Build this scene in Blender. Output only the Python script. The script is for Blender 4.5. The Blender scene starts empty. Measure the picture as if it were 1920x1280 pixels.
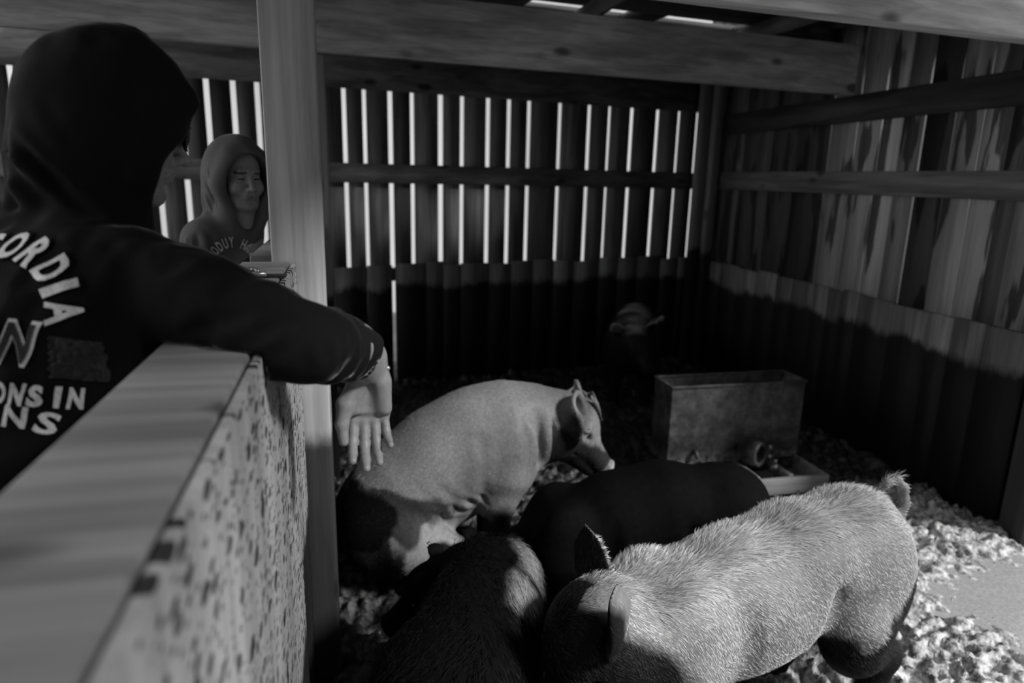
import bpy, bmesh, math, random
import numpy as np
from mathutils import Vector, Matrix
from mathutils.bvhtree import BVHTree
S = bpy.context.scene
COL = S.collection
rng = np.random.default_rng(7)
random.seed(7)

# ------------------------------------------------------------ camera
cam_d = bpy.data.cameras.new('camera')
cam = bpy.data.objects.new('camera', cam_d)
COL.objects.link(cam)
Rr = Vector((0.97317584, -0.22892572, 0.02284305))
Ru = Vector((0.03190358, 0.23261807, 0.97204475))
Rf = Vector((0.22783975, 0.94524169, -0.23368184))
cam.matrix_world = Matrix(((Rr.x, Ru.x, -Rf.x, 0), (Rr.y, Ru.y, -Rf.y, 0), (Rr.z, Ru.z, -Rf.z, 1.6), (0, 0, 0, 1)))
cam_d.sensor_width = 36.0
cam_d.lens = 24.0
cam_d.clip_start = 0.02
cam_d.dof.use_dof = True
cam_d.dof.focus_distance = 1.55
cam_d.dof.aperture_fstop = 2.4
S.camera = cam

# ------------------------------------------------------------ light: hazy sky and a low veiled sun through the open front
w = bpy.data.worlds.new('sky'); S.world = w; w.use_nodes = True
nt = w.node_tree; nt.nodes.clear()
wo = nt.nodes.new('ShaderNodeOutputWorld'); bg = nt.nodes.new('ShaderNodeBackground')
tc = nt.nodes.new('ShaderNodeTexCoord'); nz = nt.nodes.new('ShaderNodeTexNoise'); rmp = nt.nodes.new('ShaderNodeValToRGB')
nz.inputs['Scale'].default_value = 3.0; nz.inputs['Detail'].default_value = 4
rmp.color_ramp.elements[0].position = 0.35; rmp.color_ramp.elements[0].color = (.62, .62, .62, 1)
rmp.color_ramp.elements[1].position = 0.62; rmp.color_ramp.elements[1].color = (.9, .9, .9, 1)
nt.links.new(tc.outputs['Generated'], nz.inputs['Vector']); nt.links.new(nz.outputs['Fac'], rmp.inputs['Fac'])
sx0 = nt.nodes.new('ShaderNodeSeparateXYZ'); nt.links.new(tc.outputs['Generated'], sx0.inputs[0])
mr0 = nt.nodes.new('ShaderNodeMapRange'); mr0.interpolation_type = 'SMOOTHSTEP'
nt.links.new(sx0.outputs['X'], mr0.inputs[0])
for i_, q_ in enumerate((-.55, -1.0, 1.0, 7.5)): mr0.inputs[i_ + 1].default_value = q_      # the sky is brightest to the left
mr1 = nt.nodes.new('ShaderNodeMapRange'); mr1.interpolation_type = 'SMOOTHSTEP'
nt.links.new(sx0.outputs['Y'], mr1.inputs[0])
for i_, q_ in enumerate((.25, -.7, 1.0, .38)): mr1.inputs[i_ + 1].default_value = q_      # sky dimmed behind the camera, added to darken what faces it
mm0 = nt.nodes.new('ShaderNodeMath'); mm0.operation = 'MULTIPLY'
nt.links.new(mr0.outputs[0], mm0.inputs[0]); nt.links.new(mr1.outputs[0], mm0.inputs[1])
vm0 = nt.nodes.new('ShaderNodeVectorMath'); vm0.operation = 'SCALE'
nt.links.new(rmp.outputs['Color'], vm0.inputs[0]); nt.links.new(mm0.outputs[0], vm0.inputs['Scale']); nt.links.new(vm0.outputs[0], bg.inputs['Color']); nt.links.new(bg.outputs['Background'], wo.inputs['Surface'])
bg.inputs['Strength'].default_value = 0.85
sd = bpy.data.lights.new('sun', 'SUN'); sd.energy = 4.2; sd.angle = math.radians(9)
sun = bpy.data.objects.new('sun', sd); COL.objects.link(sun)
sun.rotation_euler = Vector((0.62, -0.50, 0.60)).to_track_quat('Z', 'Y').to_euler()

vs = S.view_settings
vs.view_transform = 'Standard'; vs.look = 'None'; vs.gamma = 1.0; vs.use_curve_mapping = False; vs.exposure = 0.0

# ------------------------------------------------------------ helpers
def tag(o, label=None, cat=None, group=None, kind=None):
    if label: o['label'] = label
    if cat: o['category'] = cat
    if group: o['group'] = group
    if kind: o['kind'] = kind
    return o

def link(name, me, mat=None, parent=None):
    o = bpy.data.objects.new(name, me); COL.objects.link(o)
    if mat is not None and me is not None: me.materials.append(mat)
    if parent is not None: o.parent = parent
    return o

def empty(name, loc):
    o = bpy.data.objects.new(name, None); COL.objects.link(o); o.location = loc; o.empty_display_size = .1
    return o

def mesh_np(name, v, quads=None, tris=None, smooth=True, alb=None):
    v = np.asarray(v, dtype=np.float32)
    me = bpy.data.meshes.new(name)
    nq = 0 if quads is None else len(quads); nt_ = 0 if tris is None else len(tris)
    me.vertices.add(len(v)); me.vertices.foreach_set('co', v.ravel())
    loops = []
    if nq: loops.append(np.asarray(quads, dtype=np.int32).ravel())
    if nt_: loops.append(np.asarray(tris, dtype=np.int32).ravel())
    loops = np.concatenate(loops)
    me.loops.add(len(loops)); me.loops.foreach_set('vertex_index', loops)
    st = np.concatenate([np.arange(nq) * 4, nq * 4 + np.arange(nt_) * 3]).astype(np.int32)
    me.polygons.add(nq + nt_); me.polygons.foreach_set('loop_start', st)
    me.update(calc_edges=True); me.validate()
    if smooth: me.polygons.foreach_set('use_smooth', np.ones(len(me.polygons), dtype=bool))
    if alb is not None and len(me.vertices) == len(v):
        a = me.attributes.new('alb', 'FLOAT', 'POINT'); a.data.foreach_set('value', np.asarray(alb, dtype=np.float32))
    return me

class MB:
    """collects boxes into one mesh; each box has its own wood tone in the attribute 'alb'"""
    def __init__(s): s.v = []; s.q = []; s.a = []
    def hexa(s, P, a=1.0):
        n = len(s.v); s.v += [tuple(p) for p in P]; s.a += [a] * 8
        for f in ((0, 3, 2, 1), (4, 5, 6, 7), (0, 1, 5, 4), (1, 2, 6, 5), (2, 3, 7, 6), (3, 0, 4, 7)): s.q.append([n + i for i in f])
    def box(s, x0, x1, y0, y1, z0, z1, a=1.0):
        s.hexa([(x0, y0, z0), (x1, y0, z0), (x1, y1, z0), (x0, y1, z0), (x0, y0, z1), (x1, y0, z1), (x1, y1, z1), (x0, y1, z1)], a)
    def run(s, p, u, l0, l1, t0, t1, z0, z1, a=1.0, z0b=None, z1b=None):
        """box along the horizontal direction u from p; t is across (left-hand normal of u)"""
        u = Vector((u[0], u[1], 0)).normalized(); n = Vector((-u.y, u.x, 0)); p = Vector((p[0], p[1], 0))
        z0b = z0 if z0b is None else z0b; z1b = z1 if z1b is None else z1b
        def q(l, t, z): r = p + u * l + n * t; return (r.x, r.y, z)
        s.hexa([q(l0, t0, z0), q(l1, t0, z0b), q(l1, t1, z0b), q(l0, t1, z0), q(l0, t0, z1), q(l1, t0, z1b), q(l1, t1, z1b), q(l0, t1, z1)], a)
    def build(s, name, mat, parent=None, bevel=0.0):
        me = mesh_np(name, s.v, s.q, smooth=False, alb=s.a)
        bm = bmesh.new(); bm.from_mesh(me); bmesh.ops.recalc_face_normals(bm, faces=bm.faces); bm.to_mesh(me); bm.free()
        o = link(name, me, mat, parent)
        if bevel:
            m = o.modifiers.new('bevel', 'BEVEL'); m.width = bevel; m.segments = 2; m.limit_method = 'ANGLE'
        return o

def hash3(i, j, k, seed):
    h = (i * 374761393 + j * 668265263 + k * 2147483647 + seed * 1274126177) & 0xFFFFFFFF
    h = ((h ^ (h >> 13)) * 1274126177) & 0xFFFFFFFF
    return ((h ^ (h >> 16)) & 0xFFFF) / 65535.0
def vnoise(p, sc=1.0, seed=0):
    p = np.asarray(p, dtype=np.float64) * sc
    i = np.floor(p).astype(np.int64); f = p - i; f = f * f * (3 - 2 * f)
    r = 0
    for dx in (0, 1):
        wx = f[:, 0] if dx else 1 - f[:, 0]
        for dy in (0, 1):
            wy = f[:, 1] if dy else 1 - f[:, 1]
            for dz in (0, 1):
                wz = f[:, 2] if dz else 1 - f[:, 2]
                r = r + wx * wy * wz * hash3(i[:, 0] + dx, i[:, 1] + dy, i[:, 2] + dz, seed)
    return r
def fbm(p, sc, oct=4, seed=0):
    r = 0; a = .5
    for o in range(oct): r = r + a * vnoise(p, sc, seed + o); sc *= 2.03; a *= .5
    return r / (1 - .5 ** oct)

# ------------------------------------------------------------ distance-field bodies
def axis(lo, hi, coarse, fine=()):
    out = [lo]; x = lo
    while x < hi:
        st = coarse
        for a, b, s in fine:
            if a - coarse * .5 <= x <= b: st = min(st, s)
        x += st; out.append(x)
    return np.array(out, dtype=np.float32)

class Field:
    BIG = 0.08
    def __init__(s, xs, ys, zs, M=None):
        s.xs, s.ys, s.zs = xs, ys, zs
        s.F = np.full((len(xs), len(ys), len(zs)), s.BIG, dtype=np.float32)
        s.M = M          # frame: maps local points to world
        s.sc = 1.0
    def P(s, p):
        p = Vector(p)
        return np.array((s.M @ p) if s.M is not None else p, dtype=np.float32)
    def sub(s, lo, hi):
        r = []
        for a, l, h in ((s.xs, lo[0], hi[0]), (s.ys, lo[1], hi[1]), (s.zs, lo[2], hi[2])):
            i0 = max(0, int(np.searchsorted(a, l)) - 1); i1 = min(len(a), int(np.searchsorted(a, h)) + 1)
            if i1 <= i0: return None
            r.append((i0, i1))
        return r
    def apply(s, lo, hi, fn, k, op):
        m = s.BIG
        r = s.sub(lo - m, hi + m)
        if r is None: return
        (a, b), (c, d), (e, f) = r
        X = s.xs[a:b][:, None, None]; Y = s.ys[c:d][None, :, None]; Z = s.zs[e:f][None, None, :]
        D = fn(X, Y, Z).astype(np.float32)
        V = s.F[a:b, c:d, e:f]
        k = max(k, 1e-4)
        if op == 'add':
            h = np.maximum(k - np.abs(V - D), 0) / k
            s.F[a:b, c:d, e:f] = np.minimum(V, D) - h * h * k * .25
        else:
            D = -D
            h = np.maximum(k - np.abs(V - D), 0) / k
            s.F[a:b, c:d, e:f] = np.maximum(V, D) + h * h * k * .25
    def cone(s, A, B, ra, rb=None, k=.02, op='add', flat=None):
        """tapered capsule; flat=(dir, factor) squeezes the cross-section along dir"""
        rb = ra if rb is None else rb
        A = s.P(A); B = s.P(B); ra *= s.sc; rb *= s.sc; k *= s.sc
        R = max(ra, rb) * (1.0 if flat is None else max(1.0, 1.0 / 1.0))
        lo = np.minimum(A, B) - R; hi = np.maximum(A, B) + R
        AB = B - A; L2 = float(AB @ AB) + 1e-12
        if flat is not None:
            fd = np.array(flat[0], dtype=np.float32)
            if s.M is not None: fd = np.array(s.M.to_3x3() @ Vector(flat[0]), dtype=np.float32)
            fd = fd / np.linalg.norm(fd); ff = flat[1]
        def fn(X, Y, Z):
            x = X - A[0]; y = Y - A[1]; z = Z - A[2]
            t = np.clip((x * AB[0] + y * AB[1] + z * AB[2]) / L2, 0, 1)
            dx = x - t * AB[0]; dy = y - t * AB[1]; dz = z - t * AB[2]
            r = ra + (rb - ra) * t
            if flat is None: return np.sqrt(dx * dx + dy * dy + dz * dz) - r
            q = dx * fd[0] + dy * fd[1] + dz * fd[2]
            e = np.sqrt(np.maximum(dx * dx + dy * dy + dz * dz - q * q + (q / ff) ** 2, 1e-12))
            e2 = np.sqrt(np.maximum(dx * dx + dy * dy + dz * dz - q * q + (q / ff / ff) ** 2, 1e-12))
            return e * (e - r) / np.maximum(e2, 1e-6)
        s.apply(lo, hi, fn, k, op)
    def ell(s, C, R, k=.02, op='add', rot=None):
        C = s.P(C); R = np.array(R, dtype=np.float32) * s.sc; k *= s.sc
        M3 = s.M.to_3x3().normalized() if s.M is not None else Matrix.Identity(3)
        if rot is not None: M3 = M3 @ rot
        A = np.array(M3.transposed(), dtype=np.float32)   # world -> local rows
        m = float(R.max()); lo = C - m; hi = C + m
        def fn(X, Y, Z):
            x = X - C[0]; y = Y - C[1]; z = Z - C[2]
            p = [A[i][0] * x + A[i][1] * y + A[i][2] * z for i in range(3)]
            k0 = np.sqrt((p[0] / R[0]) ** 2 + (p[1] / R[1]) ** 2 + (p[2] / R[2]) ** 2)
            k1 = np.sqrt((p[0] / R[0] ** 2) ** 2 + (p[1] / R[1] ** 2) ** 2 + (p[2] / R[2] ** 2) ** 2)
            return k0 * (k0 - 1) / np.maximum(k1, 1e-6)
        s.apply(lo, hi, fn, k, op)
    def chain(s, pts, k=.02, op='add', flat=None):
        for (a, ra), (b, rb) in zip(pts[:-1], pts[1:]): s.cone(a, b, ra, rb, k, op, flat)
    def plane_cut(s, p, n):
        """remove everything on the side n of p"""
        p = np.array(p); n = np.array(n) / np.linalg.norm(n)
        D = (s.xs[:, None, None] - p[0]) * n[0] + (s.ys[None, :, None] - p[1]) * n[1] + (s.zs[None, None, :] - p[2]) * n[2]
        s.F = np.maximum(s.F, D.astype(np.float32))
    def notch(s, x0, x1, z):
        """press the shape flat where it rests on the wall cap"""
        X = s.xs[:, None, None]; Z = s.zs[None, None, :]
        d = np.maximum(np.maximum(x0 - X, X - x1), Z - z)
        s.F = np.maximum(s.F, -(d + np.zeros_like(s.F)).astype(np.float32))
    def mesh(s):
        F = s.F; F[0] = F[-1] = s.BIG; F[:, 0] = F[:, -1] = s.BIG; F[:, :, 0] = F[:, :, -1] = s.BIG
        I = F < 0
        c = None
        allin = np.ones(tuple(n - 1 for n in F.shape), bool); anyin = np.zeros_like(allin)
        for dx in (0, 1):
            for dy in (0, 1):
                for dz in (0, 1):
                    q = I[dx:F.shape[0] - 1 + dx, dy:F.shape[1] - 1 + dy, dz:F.shape[2] - 1 + dz]
                    allin &= q; anyin |= q
        act = anyin & ~allin
        idx = np.argwhere(act); n = len(idx)
        ids = np.full(act.shape, -1, dtype=np.int32); ids[act] = np.arange(n)
        G = [s.xs, s.ys, s.zs]
        acc = np.zeros((n, 3)); cnt = np.zeros(n)
        for ax in range(3):
            o1, o2 = [a for a in range(3) if a != ax]
            for u in (0, 1):
                for v in (0, 1):
                    p = idx.copy(); p[:, o1] += u; p[:, o2] += v
                    q = p.copy(); q[:, ax] += 1
                    fa = F[p[:, 0], p[:, 1], p[:, 2]]; fb = F[q[:, 0], q[:, 1], q[:, 2]]
                    m = (fa < 0) != (fb < 0)
                    t = np.where(m, fa / np.where(m, fa - fb, 1), 0)
                    co = np.zeros((n, 3))
                    co[:, ax] = G[ax][p[:, ax]] + t * (G[ax][q[:, ax]] - G[ax][p[:, ax]])
                    co[:, o1] = G[o1][p[:, o1]]; co[:, o2] = G[o2][p[:, o2]]
                    acc[m] += co[m]; cnt[m] += 1
        V = acc / cnt[:, None]
        Q = []
        for ax in range(3):
            o1, o2 = (ax + 1) % 3, (ax + 2) % 3
            sl = [slice(None)] * 3; sl2 = [slice(None)] * 3
            sl[ax] = slice(0, -1); sl2[ax] = slice(1, None)
            A = I[tuple(sl)]; B = I[tuple(sl2)]
            e = np.argwhere(A != B)
            ok = (e[:, o1] > 0) & (e[:, o2] > 0) & (e[:, o1] < F.shape[o1] - 1) & (e[:, o2] < F.shape[o2] - 1)
            e = e[ok]; ins = A[e[:, 0], e[:, 1], e[:, 2]]
            def cid(d1, d2):
                c_ = e.copy(); c_[:, o1] += d1; c_[:, o2] += d2
                return ids[c_[:, 0], c_[:, 1], c_[:, 2]]
            a0, a1, a2, a3 = cid(-1, -1), cid(0, -1), cid(0, 0), cid(-1, 0)
            q = np.stack([a0, a1, a2, a3], 1); q[~ins] = q[~ins][:, ::-1]
            Q.append(q)
        Q = np.concatenate(Q)
        s.ok = not (Q < 0).any()
        return V, Q[(Q >= 0).all(1)]

def seg_dist(P, a, b):
    a = np.array(a); b = np.array(b); ab = b - a
    t = np.clip(((P - a) @ ab) / (ab @ ab), 0, 1); d = P - a - t[:, None] * ab
    return np.sqrt((d * d).sum(1)), t
def creases(V, N, L):
    """pull (+) or push (-) soft ridges along segments"""
    D = np.zeros(len(V))
    for a, b, depth, w_ in L:
        d, t = seg_dist(V, a, b); e = np.sin(np.pi * np.clip(t * .92 + .04, 0, 1)) ** .6
        D += depth * e * (np.exp(-(d / w_) ** 2) - .35 * np.exp(-((d - 1.9 * w_) / w_) ** 2))
    return V + N * D[:, None]
def vnormals(V, Q):
    N = np.zeros_like(V)
    a = V[Q[:, 2]] - V[Q[:, 0]]; b = V[Q[:, 3]] - V[Q[:, 1]]
    fn = np.cross(a, b)
    for i in range(4): np.add.at(N, Q[:, i], fn)
    return N / (np.linalg.norm(N, axis=1, keepdims=True) + 1e-12)

def frame(o, f, up):
    f = Vector(f).normalized(); up = Vector(up); s_ = up.cross(f).normalized(); u = f.cross(s_).normalized()
    M = Matrix(((f.x, s_.x, u.x, o[0]), (f.y, s_.y, u.y, o[1]), (f.z, s_.z, u.z, o[2]), (0, 0, 0, 1)))
    return M   # local x = forward, y = left, z = up

# ------------------------------------------------------------ materials (all procedural, greys: the place is seen in black and white)
def newmat(name):
    m = bpy.data.materials.new(name); m.use_nodes = True
    n = m.node_tree; b = n.nodes['Principled BSDF']
    return m, n, b
def nd(n, t, **kw):
    x = n.nodes.new(t)
    for k_, v_ in kw.items():
        if k_ in x.inputs: x.inputs[k_].default_value = v_
        else: setattr(x, k_, v_)
    return x
def mth(n, op, a, b=None, clamp=False):
    x = n.nodes.new('ShaderNodeMath'); x.operation = op; x.use_clamp = clamp
    for i, v_ in enumerate((a, b)):
        if v_ is None: continue
        if isinstance(v_, (int, float)): x.inputs[i].default_value = v_
        else: n.links.new(v_, x.inputs[i])
    return x.outputs[0]
def coords(n, scale):
    t = nd(n, 'ShaderNodeTexCoord'); m = nd(n, 'ShaderNodeMapping'); m.inputs['Scale'].default_value = scale
    n.links.new(t.outputs['Object'], m.inputs['Vector']); return m.outputs[0]
def noise(n, vec, scale, detail=4, rough=.5):
    x = nd(n, 'ShaderNodeTexNoise', Scale=scale, Detail=detail, Roughness=rough); n.links.new(vec, x.inputs['Vector']); return x.outputs['Fac']
def remap(n, v, a, b, c, d, smooth=True):
    x = n.nodes.new('ShaderNodeMapRange'); x.interpolation_type = 'SMOOTHSTEP' if smooth else 'LINEAR'
    n.links.new(v, x.inputs[0])
    for i, q in enumerate((a, b, c, d)): x.inputs[i + 1].default_value = q
    return x.outputs[0]
def setcol(n, b, v, bump=None, bs=.3, bd=.002):
    c = nd(n, 'ShaderNodeCombineColor')
    for i in range(3): n.links.new(v, c.inputs[i])
    n.links.new(c.outputs[0], b.inputs['Base Color'])
    if bump is not None:
        bp = nd(n, 'ShaderNodeBump', Strength=bs, Distance=bd); n.links.new(bump, bp.inputs['Height']); n.links.new(bp.outputs[0], b.inputs['Normal'])

def wood(name, base, grain, knots=True, stain=None, speckle=0.0, rough=.75, streak=0.0):
    """grain = axis index the fibres follow; stain = (height, wobble, depth) of the dried mud rubbed on the low part"""
    m, n, b = newmat(name)
    sc = [38, 38, 38]; sc[grain] = 1.6
    fine = noise(n, coords(n, sc), 1.0, 5, .6)
    sc2 = [5, 5, 5]; sc2[grain] = .7
    big = noise(n, coords(n, sc2), 1.0, 3)
    at = nd(n, 'ShaderNodeAttribute'); at.attribute_name = 'alb'
    v = mth(n, 'MULTIPLY', remap(n, fine, .25, .75, .72, 1.18), base)
    v = mth(n, 'MULTIPLY', v, remap(n, big, .3, .7, .7, 1.2))
    v = mth(n, 'MULTIPLY', v, at.outputs['Fac'])
    if knots:
        sk = [5.5, 5.5, 5.5]; sk[grain] = 2.6
        vo = nd(n, 'ShaderNodeTexVoronoi', Scale=1.0); n.links.new(coords(n, sk), vo.inputs['Vector'])
        v = mth(n, 'MULTIPLY', v, remap(n, vo.outputs['Distance'], .09, .20, .25, 1.0))
    if streak:
        ss = [14, 14, 14]; ss[grain] = .9
        if streak > .6: ss = [9, 9, 9]; ss[grain] = 1.3
        v = mth(n, 'MULTIPLY', v, remap(n, noise(n, coords(n, ss), 1, 3), .42 if streak < .6 else .43, .52 if streak < .6 else .465, 1 - streak, 1.0))
    if speckle:
        d = None
        for k1, k2, rm in ((26, 48, .42), (13, 20, .28), (52, 100, .42)):
            s3 = [k1] * 3; s3[grain] = k2
            vs_ = nd(n, 'ShaderNodeTexVoronoi', Scale=1.0); vs_.voronoi_dimensions = '2D'
            sp_ = nd(n, 'ShaderNodeSeparateXYZ'); cb_ = nd(n, 'ShaderNodeCombineXYZ'); n.links.new(coords(n, s3), sp_.inputs[0])
            n.links.new(sp_.outputs[1], cb_.inputs[0]); n.links.new(sp_.outputs[2], cb_.inputs[1]); n.links.new(cb_.outputs[0], vs_.inputs['Vector'])
            sc_ = nd(n, 'ShaderNodeSeparateColor'); n.links.new(vs_.outputs['Color'], sc_.inputs[0])
            r_ = remap(n, sc_.outputs[0], .45, 1.0, 0.0, rm, False)
            m_ = remap(n, mth(n, 'SUBTRACT', r_, vs_.outputs['Distance']), -.02, .06, 0, 1)
            d = m_ if d is None else mth(n, 'MAXIMUM', d, m_)
        v = mth(n, 'MULTIPLY', v, mth(n, 'SUBTRACT', 1.0, mth(n, 'MULTIPLY', d, speckle)))
    if stain:
        h, wob, dk = stain
        t = nd(n, 'ShaderNodeTexCoord'); sx = nd(n, 'ShaderNodeSeparateXYZ'); n.links.new(t.outputs['Object'], sx.inputs[0])
        nn = noise(n, coords(n, (3.2, 3.2, 1.6)), 1.0, 6, .65)
        z = mth(n, 'ADD', sx.outputs['Z'], mth(n, 'MULTIPLY', mth(n, 'SUBTRACT', nn, .5), wob))
        mask = remap(n, z, h - .035, h + .035, 0.0, 1.0)
        v = mth(n, 'MULTIPLY', v, mth(n, 'ADD', mth(n, 'MULTIPLY', mask, 1 - dk), dk))
    setcol(n, b, v, fine, .35, .002)
    b.inputs['Roughness'].default_value = rough
    b.inputs['Specular IOR Level'].default_value = .25
    return m

def skin(name, base, rough=.5, sc=60, var=.12, spec=.4, bump=.3, bscale=.001):
    m, n, b = newmat(name)
    at = nd(n, 'ShaderNodeAttribute'); at.attribute_name = 'alb'
    f = noise(n, coords(n, (1, 1, 1)), sc, 5, .6)
    v = mth(n, 'MULTIPLY', at.outputs['Fac'], mth(n, 'MULTIPLY', remap(n, f, .3, .7, 1 - var, 1 + var), base))
    setcol(n, b, v, f, bump, bscale)
    b.inputs['Roughness'].default_value = rough; n.links.new(remap(n, at.outputs['Fac'], .1, .8, spec * .2, spec), b.inputs['Specular IOR Level'])
    return m

def cloth(name, base, sheen=.35, sc=420):
    m, n, b = newmat(name)
    f = noise(n, coords(n, (1, 1, 1)), sc, 2, .6); g = noise(n, coords(n, (1, 1, 1)), 9, 3)
    v = mth(n, 'MULTIPLY', mth(n, 'MULTIPLY', remap(n, f, .2, .8, .75, 1.25), remap(n, g, .3, .7, .85, 1.15)), base)
    setcol(n, b, v, f, .5, .0012)
    b.inputs['Roughness'].default_value = .95; b.inputs['Specular IOR Level'].default_value = .1
    b.inputs['Sheen Weight'].default_value = sheen; b.inputs['Sheen Roughness'].default_value = .16
    return m
def plain(name, base, rough=.5, metal=0.0, spec=.5):
    m, n, b = newmat(name)
    f = noise(n, coords(n, (1, 1, 1)), 90, 4)
    setcol(n, b, mth(n, 'MULTIPLY', remap(n, f, .2, .8, .8, 1.2), base), f, .2, .0005)
    b.inputs['Roughness'].default_value = rough; b.inputs['Metallic'].default_value = metal; b.inputs['Specular IOR Level'].default_value = spec
    return m

M_wallv = wood('wood_upright_boards', .14, 2, knots=False, streak=.35)
M_wallr = wood('wood_bark_edged_boards', .15, 2, knots=False, streak=.78)
M_kick = wood('wood_kick_boards', .17, 2, knots=False, stain=(.76, .30, .05), streak=.3)
M_girt = wood('wood_rails', .20, 0, stain=None, streak=.35)
M_girty = wood('wood_rails_side', .12, 1, stain=None, streak=.4)
M_beam = wood('wood_beam', .46, 0, streak=.25)
M_post = wood('wood_post', .30, 2, stain=(.83, .16, .10))
M_cap = wood('wood_cap', .205, 0, streak=.2)
M_panel = wood('wood_splashed_panel', .27, 2, knots=False, stain=(.62, .3, .03), speckle=.93)
M_roof = wood('wood_roof', .10, 0, knots=False)
# ------------------------------------------------------------ the shed: ground, slatted walls, roof, beams
def struct(o, **k): o['kind'] = 'structure'; return o
# mud floor of the pen
gx = np.arange(-.13, 4.6, .012); gy = np.arange(-.6, 6.0, .012)
GX, GY = np.meshgrid(gx, gy, indexing='ij'); PP = np.stack([GX.ravel(), GY.ravel(), np.zeros(GX.size)], 1)
wp = PP + .06 * np.stack([fbm(PP, 5, 3, 11), fbm(PP, 5, 3, 12), 0 * PP[:, 0]], 1)
h = .055 * (fbm(PP, 2.2, 2, 1) - .5) + .055 * (fbm(wp, 8, 3, 2) - .5) + .046 * (1 - 2 * np.abs(fbm(wp, 14, 3, 3) - .5) * 2.4 - .6) + .024 * (fbm(wp, 34, 2, 5) - .5)
pd = np.sqrt(((PP[:, 0] - 2.84) / .62) ** 2 + ((PP[:, 1] - 1.90) / .36) ** 2) + .35 * (fbm(PP, 5, 3, 8) - .5)
fl = np.clip((pd - .55) / .7, 0, 1); fl = fl * fl * (3 - 2 * fl)
h = h * (.14 + .86 * fl) - .032 * (1 - fl)
bank = np.clip((PP[:, 0] - 2.95) / .1, 0, 1)
h = h - .01
PP[:, 2] = h
ni, nj = GX.shape
I0 = (np.arange(ni - 1)[:, None] * nj + np.arange(nj - 1)[None, :]).ravel()
mudq = np.stack([I0, I0 + nj, I0 + nj + 1, I0 + 1], 1)
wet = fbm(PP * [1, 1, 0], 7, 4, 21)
sun_front = np.clip((PP[:, 0] - 1.15 - .45 * (PP[:, 1] - 1.5) + 1.6 * (fbm(PP * [1, 1, 0], 2.5, 4, 23) - .5)) / .5, 0, 1) * np.clip((2.75 - PP[:, 1] + 1.2 * (fbm(PP * [1, 1, 0], 2.5, 4, 24) - .5)) / .4, 0, 1)  # front mud paler, the rest darker: sun and shade put into the colour
me = mesh_np('floor', PP, mudq, alb=(.75 + .6 * wet) * (.06 + 1.0 * sun_front))
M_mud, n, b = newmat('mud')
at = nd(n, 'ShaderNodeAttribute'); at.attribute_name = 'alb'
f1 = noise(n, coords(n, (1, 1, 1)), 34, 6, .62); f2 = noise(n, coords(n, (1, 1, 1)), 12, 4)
v = mth(n, 'MULTIPLY', mth(n, 'MULTIPLY', remap(n, f1, .35, .65, .25, 1.7), at.outputs['Fac']), .43)  # hollows coloured darker along with the bump, as shade between clods
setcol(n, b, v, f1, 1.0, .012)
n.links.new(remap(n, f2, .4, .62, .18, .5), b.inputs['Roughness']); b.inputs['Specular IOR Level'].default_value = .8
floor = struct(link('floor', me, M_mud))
M_ground, n, b = newmat('trodden_ground')
setcol(n, b, remap(n, noise(n, coords(n, (1, 1, 1)), 4, 6), .3, .7, .10, .22), None); b.inputs['Roughness'].default_value = .9
mb = MB(); mb.box(-14, 14, -12, 8.5, -.3, -.075)
mb.box(-14, -.20, -12, 8.5, -.075, -.002)
struct(mb.build('floor', M_ground))
# standing water in the low spot
pv = []; pq = []; K = 64
for i in range(K):
    a = 2 * math.pi * i / K; r = 1 + .16 * math.sin(3 * a + 1) + .1 * math.sin(7 * a) + .06 * math.sin(13 * a + 2)
    pv.append((2.84 + .78 * r * math.cos(a), 1.90 + .46 * r * math.sin(a), -.037))
bm = bmesh.new(); bm.faces.new([bm.verts.new(p) for p in pv]); pm = bpy.data.meshes.new('puddle'); bm.to_mesh(pm); bm.free()
M_water = plain('muddy_water', .42, .25, 0, .8)
tag(link('puddle', pm, M_water), 'grey puddle of muddy water lying in the mud by the open corner', 'puddle', kind='stuff')

# back wall: upright boards with daylight between them, low kick boards inside
BL = lambda x: 5.30 + .156 * x
u = Vector((1, .156, 0)).normalized(); cu = u.x
gaps = [-3.4, -3.2, -3.0, -2.8, -2.58, -2.38, -2.18, -1.97, -1.80, -1.62, -1.42, -1.22, -1.053, -.893, -.729, -.578, -.40, -.20, -.003, .14, .327, .489, .707, .876, 1.086, 1.259, 1.429, 1.698, 1.963, 2.152, 2.366, 2.619, 2.836, 3.03, 3.22]
gw = [.032, .030, .036, .032, .040, .034, .037, .036, .036, .032, .036, .028, .036, .034, .028]
mb = MB()
for i in range(len(gaps) - 1):
    wa = .034 if not (18 <= i < 33) else gw[i - 18]; wb = .034 if not (18 <= i + 1 < 33) else gw[i - 17]
    xa = gaps[i] + wa / 2; xb = gaps[i + 1] - wb / 2
    t = random.uniform(-.002, .002)
    mb.run((0, 5.30), u, xa / cu, xb / cu, t, .02 + t, -.08, 2.9, random.choice((.6, .8, 1.0, 1.1, 1.3)))
struct(mb.build('wall_back', M_wallv))
mb = MB(); x = -.12; i = 0
while x < 3.05:
    wd = random.choice((.14, .19, .19, .24)); x2 = min(3.07, x + wd)
    if x < .33 < x2: x2 = .318
    mb.run((0, 5.30), u, x / cu, x2 / cu - .004, -.06, -.039, -.08, .925 + random.uniform(-.012, .02), random.uniform(.7, 1.2)); x = x2
    if abs(x - .318) < .01: x = .334
    i += 1
struct(mb.build('wall_back', M_kick))
mb = MB(); mb.run((0, 5.30), u, -3.4, 3.12, -.038, 0, 1.535, 1.675, 1.0); struct(mb.build('trim_1', M_girt))
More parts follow.
